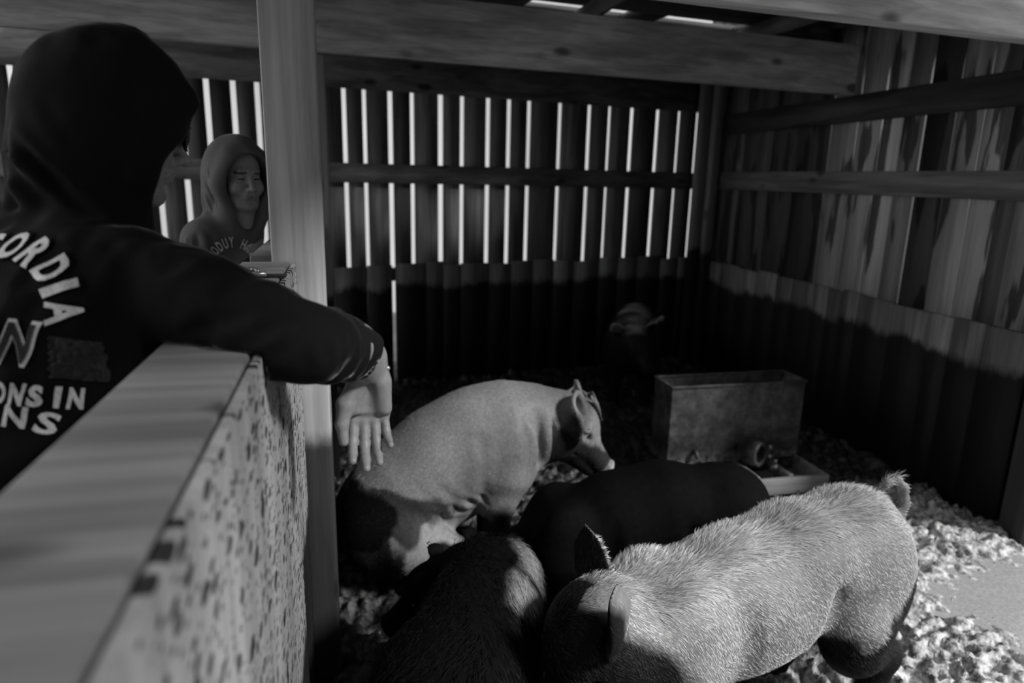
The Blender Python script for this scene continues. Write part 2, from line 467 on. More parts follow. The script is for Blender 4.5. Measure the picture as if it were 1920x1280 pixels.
mb = MB(); mb.run((0, 5.30), u, -3.4, 3.12, -.038, 0, 2.19, 2.47, .8); struct(mb.build('trim_2', M_girt))
mb = MB(); mb.run((0, 5.30), u, -3.4, 3.12, -.038, 0, .80, .90, .8); struct(mb.build('trim_3', M_girt))

# right wall
rg = [2.40, 2.55, 2.70, 2.80, 2.962, 3.135, 3.333, 3.49, 3.655, 3.865, 4.106, 4.45, 4.75, 4.94, 5.134, 5.427, 5.62, 5.83]
rw = [.0, .002, .004, .002, .010, .012, .016, .006, .014, .012, .018, .002, .010, .002, .004, .010, .002, 0]
tone = [1, 1.2, .4, 1.9, 1.6, .25, 1.0, 2.1, 1.5, 1.3, .2, .25, .4, .3, .5, .4, .4]
mb = MB()
for i in range(len(rg) - 1):
    mb.box(3.125, 3.145, rg[i] + rw[i] / 2, rg[i + 1] - rw[i + 1] / 2, -.08, 2.95, tone[i])
struct(mb.build('wall_right', M_wallr))
mb = MB(); y = 2.44
while y < 5.7:
    y2 = min(5.72, y + random.choice((.14, .19, .24, .28)))
    mb.box(3.06, 3.085, y, y2 - .004, -.08, .94 + random.uniform(-.015, .012), random.uniform(.6, 1.5)); y = y2
struct(mb.build('wall_right', M_kick))
mb = MB(); mb.box(3.085, 3.123, 2.40, 5.75, 1.545, 1.685, 1.0); struct(mb.build('trim_4', M_girty))
mb = MB(); mb.box(3.085, 3.123, 2.40, 5.75, 1.985, 2.145, .25); struct(mb.build('trim_5', M_girty))
mb = MB(); mb.box(3.087, 3.123, 2.40, 5.75, .80, .92, .9); struct(mb.build('trim_6', M_girty))

# roof boards, light slips between two of them
mb = MB()
rr = [1.86, 2.12, 2.4, 2.68, 2.96, 3.24, 3.52, 3.78, 3.98, 4.18, 4.44, 4.72, 5.0, 5.28, 5.56, 5.9]
for i in range(len(rr) - 1):
    g = .003
    z = 2.55 + .02 * (rr[i] - 2)
    if i == 8:      # a split board lets two slips of sky through
        for a_, b_ in ((-1.7, 1.08), (1.74, 1.98), (2.6, 3.5)): mb.run((0, rr[i]), (1, .12), a_, b_, 0, rr[i + 1] - rr[i] - g, z, z + .02, .8)
        continue
    mb.run((0, rr[i]), (1, .12), -1.7, 3.5, 0, rr[i + 1] - rr[i] - g, z, z + .03, random.uniform(.6, 1.2))
mb.box(-1.7, 3.5, 1.5, 1.93, 2.60, 2.63, 1)
struct(mb.build('ceiling', M_roof))
mb = MB()
for x in (-1.5, -.4, 1.35, 2.5): mb.run((x, 1.9), (0, 1), 0, 4.0, -.02, .02, 2.46, 2.55, .8)
struct(mb.build('trim_7', M_girty))
# unseen roof over the visitors' side, added to shade man and wall cap
mb = MB()
for i in range(6): mb.box(-.9 + i * .335, -.9 + i * .335 + .33, -1.0, 1.92, 2.56, 2.59, random.uniform(.7, 1.2))
struct(mb.build('ceiling', M_roof))

# header beam and front beam
mb = MB(); mb.run((0, 3.50), (1, .12), -3.4, 3.10, 0, .04, 2.142, 2.432, .8)
tag(mb.build('header_beam', M_beam, bevel=.004), 'long knotty plank header running under the roof across the middle of the pen', 'beam')
mb = MB(); mb.run((0, 1.96), (1, .10), -.25, 3.12, 0, .09, 2.142, 2.432, 1.45)
tag(mb.build('front_beam', M_beam, bevel=.005), 'pale sunlit timber beam across the top right corner, nearest the camera', 'beam')
# posts
def post(x0, x1, y0, y1, z1, label, mat=None, a=1.0):
    mb = MB(); mb.box(x0, x1, y0, y1, -.07, z1, a)
    return tag(mb.build('timber_post', mat or M_post, bevel=.005), label, 'post')
M_postd = wood('wood_post_weathered', .28, 2, stain=(1.0, .3, .06), streak=.3)
post(-.209, -.07, 1.98, 2.12, 2.142, 'thick pale timber post rising from the pen wall between the man and the pen')
post(-.165, -.085, 3.54, 3.63, 2.14, 'dark timber post behind the thick pale post, under the header beam', M_postd, .7)
post(2.96, 3.055, 5.56, 5.65, 2.5, 'weathered timber post in the far corner where the slatted walls meet', M_postd, .55)
post(2.985, 3.055, 5.38, 5.45, 2.5, 'narrow timber stud on the right wall beside the far corner post', M_postd, .5)
post(3.03, 3.16, 2.27, 2.395, 2.142, 'timber post at the open end of the right wall, at the picture edge', M_post, 1.1)

# half wall the man leans on, in two lengths with a latch across the joint
def half_wall(y0, y1, x0, x1, label, a=1.0):
    e = empty('half_wall', ((x0 + x1) / 2, (y0 + y1) / 2, 0)); tag(e, label, 'half wall')
    def ch(mb, name, mat, bev=.003):
        for i, p in enumerate(mb.v): mb.v[i] = (p[0] - e.location.x, p[1] - e.location.y, p[2])
        return mb.build(name, mat, e, bev)
    mb = MB(); mb.box(x0, x1 - .016, y0, y1, 1.322, 1.36, a); ch(mb, 'cap_board', M_cap, .004)
    mb = MB(); mb.box(x1 - .0125, x1, y0, y1, -.06, 1.356, a); ch(mb, 'pen_side_panel', M_panel)
    mb = MB(); mb.box(x0 + .003, x0 + .022, y0, y1, 0, 1.321, .8 * a); ch(mb, 'aisle_side_panel', M_cap)
    mb = MB()
    yy = y0 + .02
    while yy < y1: mb.box(x0 + .022, x1 - .016, yy, yy + .038, 0, 1.321, .8); yy += .6
    ch(mb, 'stud_frame', M_cap)
half_wall(-.75, 1.41, -.263, -.12, 'near half-height timber wall with mud-speckled panel that the man leans on')
half_wall(1.43, 1.975, -.285, -.145, 'short half-height wall length between the man\'s arm and the thick post', 1.0)
half_wall(2.125, 5.02, -.285, -.175, 'far half-height wall running back behind the thick post beside the boy', .95)

# gate latch on the cap
M_iron = plain('worn_iron', .35, .35, .8)
M_dark = plain('dark_iron', .03, .5, .5)
def tube(bm, pts, r, seg=10, rb=None):
    rb = r if rb is None else rb; rings = []
    pts = [Vector(p) for p in pts]; up = Vector((0, 0, 1)); pu = None
    for i, p in enumerate(pts):
        t = (pts[min(i + 1, len(pts) - 1)] - pts[max(i - 1, 0)]).normalized()
        a = t.cross(up if abs(t.dot(up)) < .9 else Vector((1, 0, 0))).normalized() if pu is None else (pu - t * pu.dot(t)).normalized()
        pu = a; b_ = t.cross(a); rr_ = r + (rb - r) * i / (len(pts) - 1)
        rings.append([bm.verts.new(p + (a * math.cos(2 * math.pi * k / seg) + b_ * math.sin(2 * math.pi * k / seg)) * rr_) for k in range(seg)])
    for A, B in zip(rings[:-1], rings[1:]):
        for k in range(seg): bm.faces.new((A[k], A[(k + 1) % seg], B[(k + 1) % seg], B[k]))
    bm.faces.new(rings[0][::-1]); bm.faces.new(rings[-1])
def bmobj(name, bm, mat, parent=None, smooth=True, bevel=0):
    bmesh.ops.recalc_face_normals(bm, faces=bm.faces)
    me = bpy.data.meshes.new(name); bm.to_mesh(me); bm.free()
    if smooth: me.polygons.foreach_set('use_smooth', np.ones(len(me.polygons), bool))
    a = me.attributes.new('alb', 'FLOAT', 'POINT'); a.data.foreach_set('value', np.ones(len(me.vertices), dtype=np.float32))
    o = link(name, me, mat, parent)
    if bevel:
        m = o.modifiers.new('bevel', 'BEVEL'); m.width = bevel; m.segments = 2; m.limit_method = 'ANGLE'
    return o
e = empty('gate_latch', (-.20, 1.66, 1.36)); tag(e, 'small shiny metal latch with dark strap on top of the half wall before the post', 'latch')
bm = bmesh.new(); bmesh.ops.create_cube(bm, size=1, matrix=Matrix.Translation((.012, .02, .003)) @ Matrix.Diagonal((.085, .032, .005, 1))); bmobj('strap', bm, M_dark, e, False, .001)
bm = bmesh.new(); tube(bm, [(-.034, -.002, .012), (-.034, .018, .016), (-.026, .03, .017), (-.014, .03, .015), (-.008, .016, .013)], .0052); bmobj('hook', bm, M_iron, e)
bm = bmesh.new(); tube(bm, [(-.030, .004, .009), (.012, .002, .009)], .0065); bmobj('barrel', bm, M_iron, e)
bm = bmesh.new(); tube(bm, [(-.07, .03, .006), (-.05, .045, .010), (-.035, .04, .008)], .004); bmobj('loop', bm, M_dark, e)

# ------------------------------------------------------------ feeder against the back right
M_steel, n, b = newmat('muddy_galvanised_steel')
f1 = noise(n, coords(n, (1, 1, 1)), 9, 6, .65); f2 = noise(n, coords(n, (1, 1, 1)), 28, 5, .6)
t = nd(n, 'ShaderNodeTexCoord'); sx = nd(n, 'ShaderNodeSeparateXYZ'); n.links.new(t.outputs['Object'], sx.inputs[0])
zz = mth(n, 'ADD', sx.outputs['Z'], mth(n, 'MULTIPLY', mth(n, 'SUBTRACT', f2, .5), .35))
cl = mth(n, 'MULTIPLY', remap(n, zz, .10, .16, 1, 0), remap(n, f2, .42, .6, .0, 1))
v = mth(n, 'MULTIPLY', remap(n, f1, .3, .72, .03, .12), remap(n, f2, .3, .7, .7, 1.3))
v = mth(n, 'ADD', v, mth(n, 'MULTIPLY', cl, .22))
setcol(n, b, v, f2, .4, .003); b.inputs['Roughness'].default_value = .5; b.inputs['Metallic'].default_value = .25
FE = empty('hog_feeder', (2.06, 3.2, 0)); tag(FE, 'open-topped muddy steel hog feeder with trough in the back right of the pen', 'feeder')
def fbox(name, boxes, mat=M_steel, bev=.003):
    mb = MB()
    for bx in boxes: mb.hexa(*bx) if isinstance(bx[0], list) else mb.box(*bx)
    o = mb.build(name, mat, FE, bev); return o
X0, X1 = -.40, .415
fbox('hopper', [(X0, X1, -.003, .003, .075, .53), (X0, X1, .20, .206, .075, .53), (X0, X0 + .006, .003, .20, .075, .53), (X1 - .006, X1, .003, .20, .075, .53), (X0, X1, .003, .2, .075, .085)])
fbox('rim', [(X0 - .008, X1 + .008, -.012, .006, .518, .532), (X0 - .008, X1 + .008, .197, .215, .518, .532), (X0 - .008, X0 + .010, .006, .197, .518, .532), (X1 - .010, X1 + .008, .006, .197, .518, .532)])
def q8(x0a, x1a, ya, x0b, x1b, yb, z0, z1):
    return ([(x0b, yb, z0), (x1b, yb, z0), (x1a, ya, z0), (x0a, ya, z0), (x0b, yb, z1), (x1b, yb, z1), (x1a, ya, z1), (x0a, ya, z1)],)
M_trough = wood('mud_scraped_steel', .26, 0, knots=False, streak=.5)
fbox('trough', [(X0, X1, -.29, -.005, -.02, .0), (X0, X1, -.29, -.262, -.02, .085), (X0, X0 + .02, -.262, -.005, -.02, .085), (X1 - .02, X1, -.262, -.005, -.02, .085)], M_trough)
for x in (-.19, .0, .20): fbox('divider', [(x - .014, x + .014, -.262, -.006, .06, .092)], M_trough)
bm = bmesh.new(); 
for sgn in (0,):
    pts = [(.055 + .012 * math.sin(a), -.115 + .006 * math.cos(a) + .0, .135 + .0) for a in (0,)]
ringp = []
K = 28
vr = []
for i in range(K):
    a = 2 * math.pi * i / K
    ctr = Vector((.085, -.10, .155)); ax = Vector((.45, -.89, .05)).normalized(); e1 = Vector((0, 0, 1)); e1 = (e1 - ax * e1.dot(ax)).normalized(); e2 = ax.cross(e1)
    d = e1 * math.cos(a) + e2 * math.sin(a)
    vr.append([bm.verts.new(ctr + d * r_ + ax * t_) for r_, t_ in ((.072, -.05), (.072, .02), (.066, .03), (.048, .03), (.046, .02), (.046, -.05))])
for i in range(K):
    A, B = vr[i], vr[(i + 1) % K]
    for k in range(6): bm.faces.new((A[k], A[(k + 1) % 6], B[(k + 1) % 6], B[k]))
bmobj('pipe_collar', bm, M_steel, FE)
bm = bmesh.new(); tube(bm, [(.19, -.03, .12), (.205, -.045, .155), (.20, -.05, .175)], .016, 10, .011); tube(bm, [(.20, -.05, .09), (.20, -.05, .125)], .02); bmobj('adjusting_bolt', bm, M_iron, FE)
bm = bmesh.new(); tube(bm, [(.17, -.15, .07), (.17, -.15, .11)], .028, 12, .02); tube(bm, [(.17, -.15, .11), (.175, -.15, .135)], .013); bmobj('drinker_nipple', bm, M_iron, FE)
for x, z in ((-.24, .15), (.03, .165), (.215, .15)):
    bm = bmesh.new(); tube(bm, [(x, -.002, z), (x, -.03, z), (x + .01, -.035, z - .03)], .013); bmobj('latch_lug', bm, M_steel, FE)
# ------------------------------------------------------------ pigs
def pig_head(F, Mh, s=1.0, ears=None):
    M0, s0 = F.M, F.sc
    F.M = Mh @ Matrix.Scale(s, 4); F.sc = s
    F.ell((0, 0, 0), (.125, .10, .115), .05)
    F.ell((.055, 0, .03), (.085, .072, .075), .04)
    for y in (-1, 1):
        F.ell((0, .055 * y, -.065), (.105, .058, .085), .04)
        F.ell((.085, .052 * y, .028), (.035, .022, .022), .03)
    F.cone((.07, 0, -.012), (.255, 0, -.05), .078, .043, .04)
    F.cone((.03, 0, -.085), (.215, 0, -.098), .06, .026, .03)
    F.ell((.272, 0, -.052), (.016, .052, .049), .012)
    for y in (-1, 1):
        F.ell((.288, .019 * y, -.052), (.014, .009, .013), .006, 'sub')
        F.cone((.245, .03 * y, -.083), (.10, .082 * y, -.072), .004, .004, .012, 'sub')
        F.ell((.098, .079 * y, .014), (.020, .012, .013), .014, 'sub')
        F.cone((.255, .045 * y, -.02), (.262, .048 * y, -.085), .004, .004, .008, 'sub')
    for pts, fd in (ears or []):
        F.chain([(p, r) for p, r in pts], .02, 'add', (fd, .17))
        f = Vector(fd)
        inner = [(Vector(p) + f * .011, r * .74) for p, r in pts[:-1]] + [(Vector(pts[-1][0]) * .85 + Vector(pts[-2][0]) * .15 + f * .008, pts[-1][1] * .5)]
        F.chain([(tuple(p), r) for p, r in inner], .008, 'sub', (fd, .16))
    F.M, F.sc = M0, s0

def std_ears(l=1.0, out=1.0):
    r = []
    for y in (-1, 1):
        r.append(([((-.035, .072 * y, .062), .036), ((-.02, (.072 + .035 * out) * y, .062 + .06 * l), .052), ((.015, (.072 + .055 * out) * y, .062 + .115 * l), .034), ((.04, (.072 + .065 * out) * y, .062 + .165 * l), .006)], Vector((.9, .42 * y, -.1)).normalized()))
    return r

def leg(F, pts, k=.045):
    F.chain(pts, k)
    (a, ra), (b, rb) = pts[-2], pts[-1]
def hoof(F, p, fwd, r=.038):
    p = Vector(p); fwd = Vector(fwd).normalized(); sd = Vector((-fwd.y, fwd.x, 0))
    for q in (-1, 1):
        F.cone(tuple(p + sd * q * r * .45), tuple(p + fwd * r * .9 + sd * q * r * .5 + Vector((0, 0, -.008))), r * .62, r * .38, .006)

def bristles(name, V, N, idx, flow, length, width, mat, parent, alb, lift=.25, seed=3):
    g = np.random.default_rng(seed)
    P = V[idx] + g.normal(0, .0025, (len(idx), 3)); n = N[idx]
    P = P - n * ((P - V[idx]) * n).sum(1, keepdims=True)
    d = flow(P, n); d = d - n * (d * n).sum(1, keepdims=True); d /= np.linalg.norm(d, axis=1, keepdims=True) + 1e-9
    wob = np.stack([fbm(P, 22, 2, s_) - .5 for s_ in (31, 32, 33)], 1)
    d = d + wob * .9 + g.normal(0, .13, d.shape); d -= n * (d * n).sum(1, keepdims=True); d /= np.linalg.norm(d, axis=1, keepdims=True) + 1e-9
    L = (length(P, n) * g.uniform(.6, 1.25, len(P)))[:, None]
    lf = (lift(P, n) if callable(lift) else np.full(len(P), lift))[:, None] * g.uniform(.5, 1.4, (len(P), 1))
    a = d + n * lf; a /= np.linalg.norm(a, axis=1, keepdims=True)
    c = d + n * lf * .15
    s_ = np.cross(d, n); rn = g.uniform(-.6, .6, (len(P), 1)); s_ = s_ + n * rn; s_ /= np.linalg.norm(s_, axis=1, keepdims=True)
    w = width * g.uniform(.6, 1.3, (len(P), 1))
    r0 = P - n * .001; r1 = P + a * L * .5; r2 = r1 + c * L * .5
    VV = np.stack([r0 - s_ * w * .5, r0 + s_ * w * .5, r1 - s_ * w * .42, r1 + s_ * w * .42, r2], 1).reshape(-1, 3)
    k = np.arange(len(P))[:, None] * 5
    q = np.concatenate([k, k + 1, k + 3, k + 2], 1); t = np.concatenate([k + 2, k + 3, k + 4], 1)
    al = np.repeat(alb(P, n) * g.uniform(.6, 1.35, len(P)), 5)
    o = link(name, mesh_np(name, VV, q, t, True, al), mat, parent)
    o['kind'] = 'stuff'; return o

def hairmat(name, base):
    m, n, b = newmat(name)
    at = nd(n, 'ShaderNodeAttribute'); at.attribute_name = 'alb'
    setcol(n, b, mth(n, 'MULTIPLY', at.outputs['Fac'], base)); b.inputs['Roughness'].default_value = .55; b.inputs['Specular IOR Level'].default_value = .2
    return m
M_hair_pale = hairmat('pale_bristle', .64)
M_hair_dark = hairmat('dark_bristle', .010)
M_pig_pale = skin('pale_pig_skin', .19, .55, 45, .18, .35, .35, .003)
M_pig_dark = skin('black_pig_skin', .0035, .8, 45, .2, .05, .4, .003)
M_eye = plain('eye_dark', .01, .08, 0, .6)

def make_pig(name, M, G, label, mat, albf, eyes=True, Mh=None, hs=1.0):
    """G(F) fills the distance field; M local -> world"""
    V, Q = G
    N = vnormals(V, Q)
    al = albf(V, N)
    o = link(name, mesh_np(name, V, Q, None, True, al), mat)
    tag(o, label, 'pig', 'pigs in the muddy pen')
    if eyes and Mh is not None:
        for y in (-1, 1):
            bm = bmesh.new(); bmesh.ops.create_uvsphere(bm, u_segments=14, v_segments=10, radius=.011 * hs, matrix=Mh @ Matrix.Translation((.096 * hs, .070 * y * hs, .014 * hs)))
            bmobj('eye', bm, M_eye, o)
    return o, V, Q, N

def standing(M, hc, hf, hup, s=1.0, res=.0075, ears=None, tail=None, legs=None, spine=None, bounds=None, hs=1.0, sp_w=1.0, world_ears=None):
    lo = np.array([9., 9, 9]); hi = -lo
    for x in (-.78, 1.0):
        for y in (-.34, .34):
            for z in (-.05, .95):
                p = M @ Vector((x, y, z)); lo = np.minimum(lo, p); hi = np.maximum(hi, p)
    lo[2] = -.06
    Mh = frame(M @ Vector(hc), M.to_3x3() @ Vector(hf), M.to_3x3() @ Vector(hup))
    hp = np.array(Mh.translation)
    fr = [(hp[i] - .2, hp[i] + .2, min(res, .0055)) for i in range(3)]
    F = Field(axis(lo[0], hi[0], res, (fr[0],)), axis(lo[1], hi[1], res, (fr[1],)), axis(lo[2], hi[2], res, (fr[2],)), M)
    F.sc = s
    sp = spine or [((-.40, 0, .49), .175), ((-.15, 0, .475), .205), ((.10, 0, .465), .212), ((.30, 0, .475), .20), ((.44, 0, .50), .165)]
    F.chain(sp, .08)
    F.cone(sp[-1][0], hc, sp[-1][1] * .98, .125, .08)
    F.ell((-.44, 0, .485), (.20, .165 * sp_w, .195), .08)
    F.ell((-.02, 0, .40), (.34, .185 * sp_w, .155), .08)
    for y in (-1, 1):
        F.ell((-.43, .10 * y * sp_w, .42), (.165, .105, .215), .05, rot=Matrix.Rotation(.15, 3, 'Y'))
        F.ell((.30, .115 * y * sp_w, .42), (.12, .09, .17), .06, rot=Matrix.Rotation(-.2, 3, 'Y'))
        F.ell((-.21, .19 * y * sp_w, .40), (.03, .02, .10), .07, 'sub')      # flank hollow before the thigh
        F.ell((.13, .225 * y * sp_w, .46), (.022, .02, .10), .05, 'sub')
    LG = legs or {}
    for y in (-1, 1):
        d = LG.get(('h', y), (0, 0)); fx = d[0]
        leg(F, [((-.36 + fx * .3, .12 * y, .33), .105), ((-.35 + fx * .6, .125 * y, .26), .08), ((-.50 + fx, .125 * y, .185), .046), ((-.475 + fx, .125 * y, .08), .036), ((-.455 + fx, .125 * y, .04), .038)])
        hoof(F, (-.445 + fx, .125 * y, .018), (1, 0, 0))
        d = LG.get(('f', y), (0, 0)); fx = d[0]
        leg(F, [((.31, .12 * y, .36), .095), ((.30 + fx * .4, .125 * y, .26), .062), ((.31 + fx * .8, .125 * y, .17), .044), ((.31 + fx, .125 * y, .07), .036), ((.32 + fx, .125 * y, .04), .038)])
        hoof(F, (.33 + fx, .125 * y, .018), (1, 0, 0))
    tl = tail or [((-.62, 0, .56), .022), ((-.67, 0, .54), .016), ((-.69, .03, .48), .013), ((-.68, .02, .42), .011), ((-.66, -.01, .38), .008)]
    F.chain(tl, .010)
    pig_head(F, Mh, hs, std_ears() if ears is None else ears)
    for pts, fd in (world_ears or []):
        M0 = F.M; F.M = None
        F.chain(pts, .02, 'add', (fd, .17))
        f = Vector(fd)
        F.chain([(tuple(Vector(p_) + f * .012), r_ * .74) for p_, r_ in pts[:-1]] + [(tuple(Vector(pts[-1][0]) * .85 + Vector(pts[-2][0]) * .15 + f * .008), pts[-1][1] * .5)], .008, 'sub', (fd, .16))
        F.M = M0
    V, Q = F.mesh()
    return (V, Q), Mh

def RT(x, y, ang, s=1.0): return Matrix.Translation((x, y, 0)) @ Matrix.Rotation(math.radians(ang), 4, 'Z') @ Matrix.Scale(s, 4)

# pale pig in front, tail up, head turned down towards the camera's left
M1 = RT(1.06, 1.54, 192)
ears1 = [
    ([((-.03, -.075, .060), .036), ((-.03, -.105, .115), .053), ((-.02, -.118, .165), .036), ((-.005, -.12, .215), .006)], Vector((.93, -.1, -.25)).normalized()),
    ([((-.03, .075, .055), .040), ((-.04, .115, .10), .055), ((-.015, .135, .15), .042), ((.035, .13, .175), .022)], Vector((.85, .35, -.2)).normalized())]
def l1(x, y, z): return tuple(M1.inverted() @ Vector((x, y, z)))
sp1 = [((-.42, 0, .505), .150), ((-.20, 0, .495), .165), ((.04, 0, .455), .168), ((.25, 0, .415), .158), ((.40, .02, .425), .140)]
f1w = Vector((-.93, -.30, -.1)).normalized()
ears1w = [([((.585, 1.470, .555), .034), ((.590, 1.495, .615), .052), ((.583, 1.505, .670), .038), ((.570, 1.508, .735), .005)], Vector((-.80, -.60, .05)).normalized()),
          ([((.560, 1.300, .535), .036), ((.566, 1.262, .590), .060), ((.557, 1.236, .655), .053), ((.538, 1.226, .712), .034)], Vector((-.76, .64, .08)).normalized())]
(G1, Mh1) = standing(M1, l1(.572, 1.395, .500), (.72, .22, -.66), (.6, 0, .8), res=.0062, ears=[], sp_w=.86, world_ears=ears1w, spine=sp1,
    tail=[((-.600, .03, .575), .024), ((-.628, .034, .625), .0165), ((-.618, .030, .680), .0145), ((-.590, .022, .710), .0130), ((-.560, .012, .700), .0110), ((-.545, .002, .665), .008)],
    legs={('h', -1): (.10, 0), ('f', 1): (-.05, 0)})
def inv(M): return np.array(M.inverted())
def local(M, P): A = inv(M); return P @ A[:3, :3].T + A[:3, 3]
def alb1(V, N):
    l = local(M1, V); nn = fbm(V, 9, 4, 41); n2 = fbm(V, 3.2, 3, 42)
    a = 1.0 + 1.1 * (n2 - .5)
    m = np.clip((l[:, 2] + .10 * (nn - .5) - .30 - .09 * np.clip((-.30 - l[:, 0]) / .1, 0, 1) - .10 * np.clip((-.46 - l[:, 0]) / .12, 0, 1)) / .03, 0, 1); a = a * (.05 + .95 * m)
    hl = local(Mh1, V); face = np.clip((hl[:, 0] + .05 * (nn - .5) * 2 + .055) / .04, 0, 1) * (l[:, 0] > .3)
    a = a * (1 - .95 * face)  # head darkened in colour for mud and for its shaded side
    ear_shade = np.where(V[:, 1] > 1.39, N @ np.array([-.9, -.42, 0]) > .12, N @ np.array([-.76, .64, .08]) > .25) & (V[:, 2] > .56) & (V[:, 0] < .66)
    a = np.where(ear_shade, a * .06, a)  # fronts of the ears: shade and dirt put into the colour
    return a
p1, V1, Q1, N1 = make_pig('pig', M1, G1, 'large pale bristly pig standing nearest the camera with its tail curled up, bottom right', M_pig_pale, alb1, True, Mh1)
g = np.random.default_rng(5)
l = local(M1, V1); hl = local(Mh1, V1)
ar = np.ones(len(V1)); ar[(l[:, 2] < .22)] = .15
ar[(hl[:, 0] > .05) & (l[:, 0] > .3)] = .8
earm = (hl[:, 2] > .085) & (l[:, 0] > .3) & (np.abs(hl[:, 1]) > .06)
ar[earm] = .05
ar[(l[:, 0] < -.60) & (l[:, 2] > .60)] = .35
ridge = (N1[:, 2] > .75)
ar[ridge] *= 1.3
idx = g.choice(len(V1), 88000, p=ar / ar.sum())
def flow1(P, n):
    q = local(M1, P); h_ = local(Mh1, P)
    y = np.clip(q[:, 1] / .2, -1, 1)
    f = np.stack([-1.0 + .2 * np.abs(y), .95 * y, -1.0 * np.abs(y) - .1], 1)
    w_ = f @ np.array(M1.to_3x3()).T
    return w_
def len1(P, n):
    q = local(M1, P)
    return np.where((n[:, 2] > .8) & (q[:, 0] < .5), .032, .0155) * np.where((q[:, 0] < -.60) & (q[:, 2] > .6), .9, 1)
def lift1(P, n): return np.where(n[:, 2] > .86, .75, .22)
def albh1(P, n):
    a = alb1(P, n); return .25 + .75 * np.clip(a, 0, 1.2) if False else np.clip(a, .05, 1.3)
bristles('bristles', V1, N1, idx, flow1, len1, .0010, M_hair_pale, p1, albh1, lift1)

# black pig lying behind it
M2 = RT(.955, 2.11, 176, .86)
(G2, Mh2) = standing(M2, (.54, 0, .22), (.65, 0, -.45), (.4, 0, .6), s=.86, res=.009, hs=.85, spine=[((-.36, 0, .50), .165), ((-.15, 0, .49), .20), ((.06, 0, .455), .192), ((.24, 0, .385), .172), ((.38, 0, .305), .14)], tail=[((-.58, 0, .55), .02), ((-.62, 0, .50), .014), ((-.63, .01, .44), .01)])
p2, V2, Q2, N2 = make_pig('pig', M2, G2, 'black pig seen as a dark rounded back between the pale front pig and the feeder', M_pig_dark, lambda V, N: 1 + .6 * (fbm(V, 6, 3, 5) - .5), True, Mh2, .75)

# dark pig at the bottom centre, the light on its neck ridge is in the colour
xs = axis(-.02, .66, .0075); ys = axis(.55, 2.25, .0075); zs = axis(-.05, .72, .0075)
F = Field(xs, ys, zs)
sp = [((.10, .95, .40), .155), ((.14, 1.12, .405), .165), ((.22, 1.36, .40), .168), ((.36, 1.62, .405), .155), ((.42, 1.77, .40), .135), ((.36, 1.90, .37), .105)]
F.chain(sp, .08); F.ell((.10, .92, .40), (.15, .17, .175), .07)
for sx_ in (-1, 1):
    F.ell((.10 + .08 * sx_, .92, .34), (.09, .14, .18), .05)
    leg(F, [((.10 + .10 * sx_, .94, .28), .09), ((.10 + .10 * sx_, .96, .22), .07), ((.10 + .10 * sx_, .86, .16), .042), ((.10 + .10 * sx_, .89, .07), .034), ((.10 + .10 * sx_, .90, .035), .036)])
    hoof(F, (.10 + .10 * sx_, .91, .016), (0, 1, 0))
    leg(F, [((.33 + .10 * sx_, 1.55, .32), .085), ((.33 + .11 * sx_, 1.55, .23), .056), ((.33 + .11 * sx_, 1.56, .14), .04), ((.33 + .11 * sx_, 1.56, .06), .034), ((.33 + .11 * sx_, 1.57, .035), .036)])
    hoof(F, (.33 + .11 * sx_, 1.58, .016), (0, 1, 0))
F.chain([((.09, .77, .50), .02), ((.08, .73, .47), .014), ((.10, .71, .42), .01)], .03)
Mh3 = frame((.28, 1.94, .315), (-.80, .25, -.50), (-.3, .1, .9))
pig_head(F, Mh3, .82, [([((-.035, .07 * y, .06), .030), ((-.02, .10 * y, .10), .034), ((.01, .125 * y, .16), .004)], Vector((.9, .42 * y, -.1)).normalized()) for y in (-1, 1)])
V_, Q_ = F.mesh(); G3 = (V_ + np.array([-.03, .0, 0]), Q_); Mh3 = Matrix.Translation((-.03, 0, 0)) @ Mh3
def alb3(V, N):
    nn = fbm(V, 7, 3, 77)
    pale = np.clip(((V[:, 0] - .42) - .45 * (V[:, 1] - 1.66) * (V[:, 1] < 1.66) + .07 * (nn - .5)) / .03, 0, 1) * np.clip((V[:, 2] - .46) / .05, 0, 1) * np.clip((V[:, 1] - 1.47 + .1 * (nn - .5)) / .06, 0, 1) * np.clip((N[:, 0] - .25) / .2, 0, 1)  # paler band paints the light falling on the neck ridge
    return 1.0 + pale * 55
p3, V3, Q3, N3 = make_pig('pig', None, G3, 'dark pig at bottom centre with painted light on its neck ridge, back to the camera', M_pig_dark, alb3, True, Mh3, .82)
w3 = np.clip((V3[:, 2] - .42) / .1, 0, 1) * (V3[:, 1] > 1.1) + .02
idx = np.random.default_rng(8).choice(len(V3), 9000, p=w3 / w3.sum())
bristles('bristles', V3, N3, idx, lambda P, n: np.stack([.5 * np.sign(P[:, 0] - .27) + 0 * n[:, 0], -1 + 0 * n[:, 0], -.3 + 0 * n[:, 0]], 1),
         lambda P, n: np.where(n[:, 2] > .8, .036, .024), .0014, M_hair_dark, p3, lambda P, n: alb3(P, n) * .6, lambda P, n: np.where(n[:, 2] > .8, .7, .25), 9)

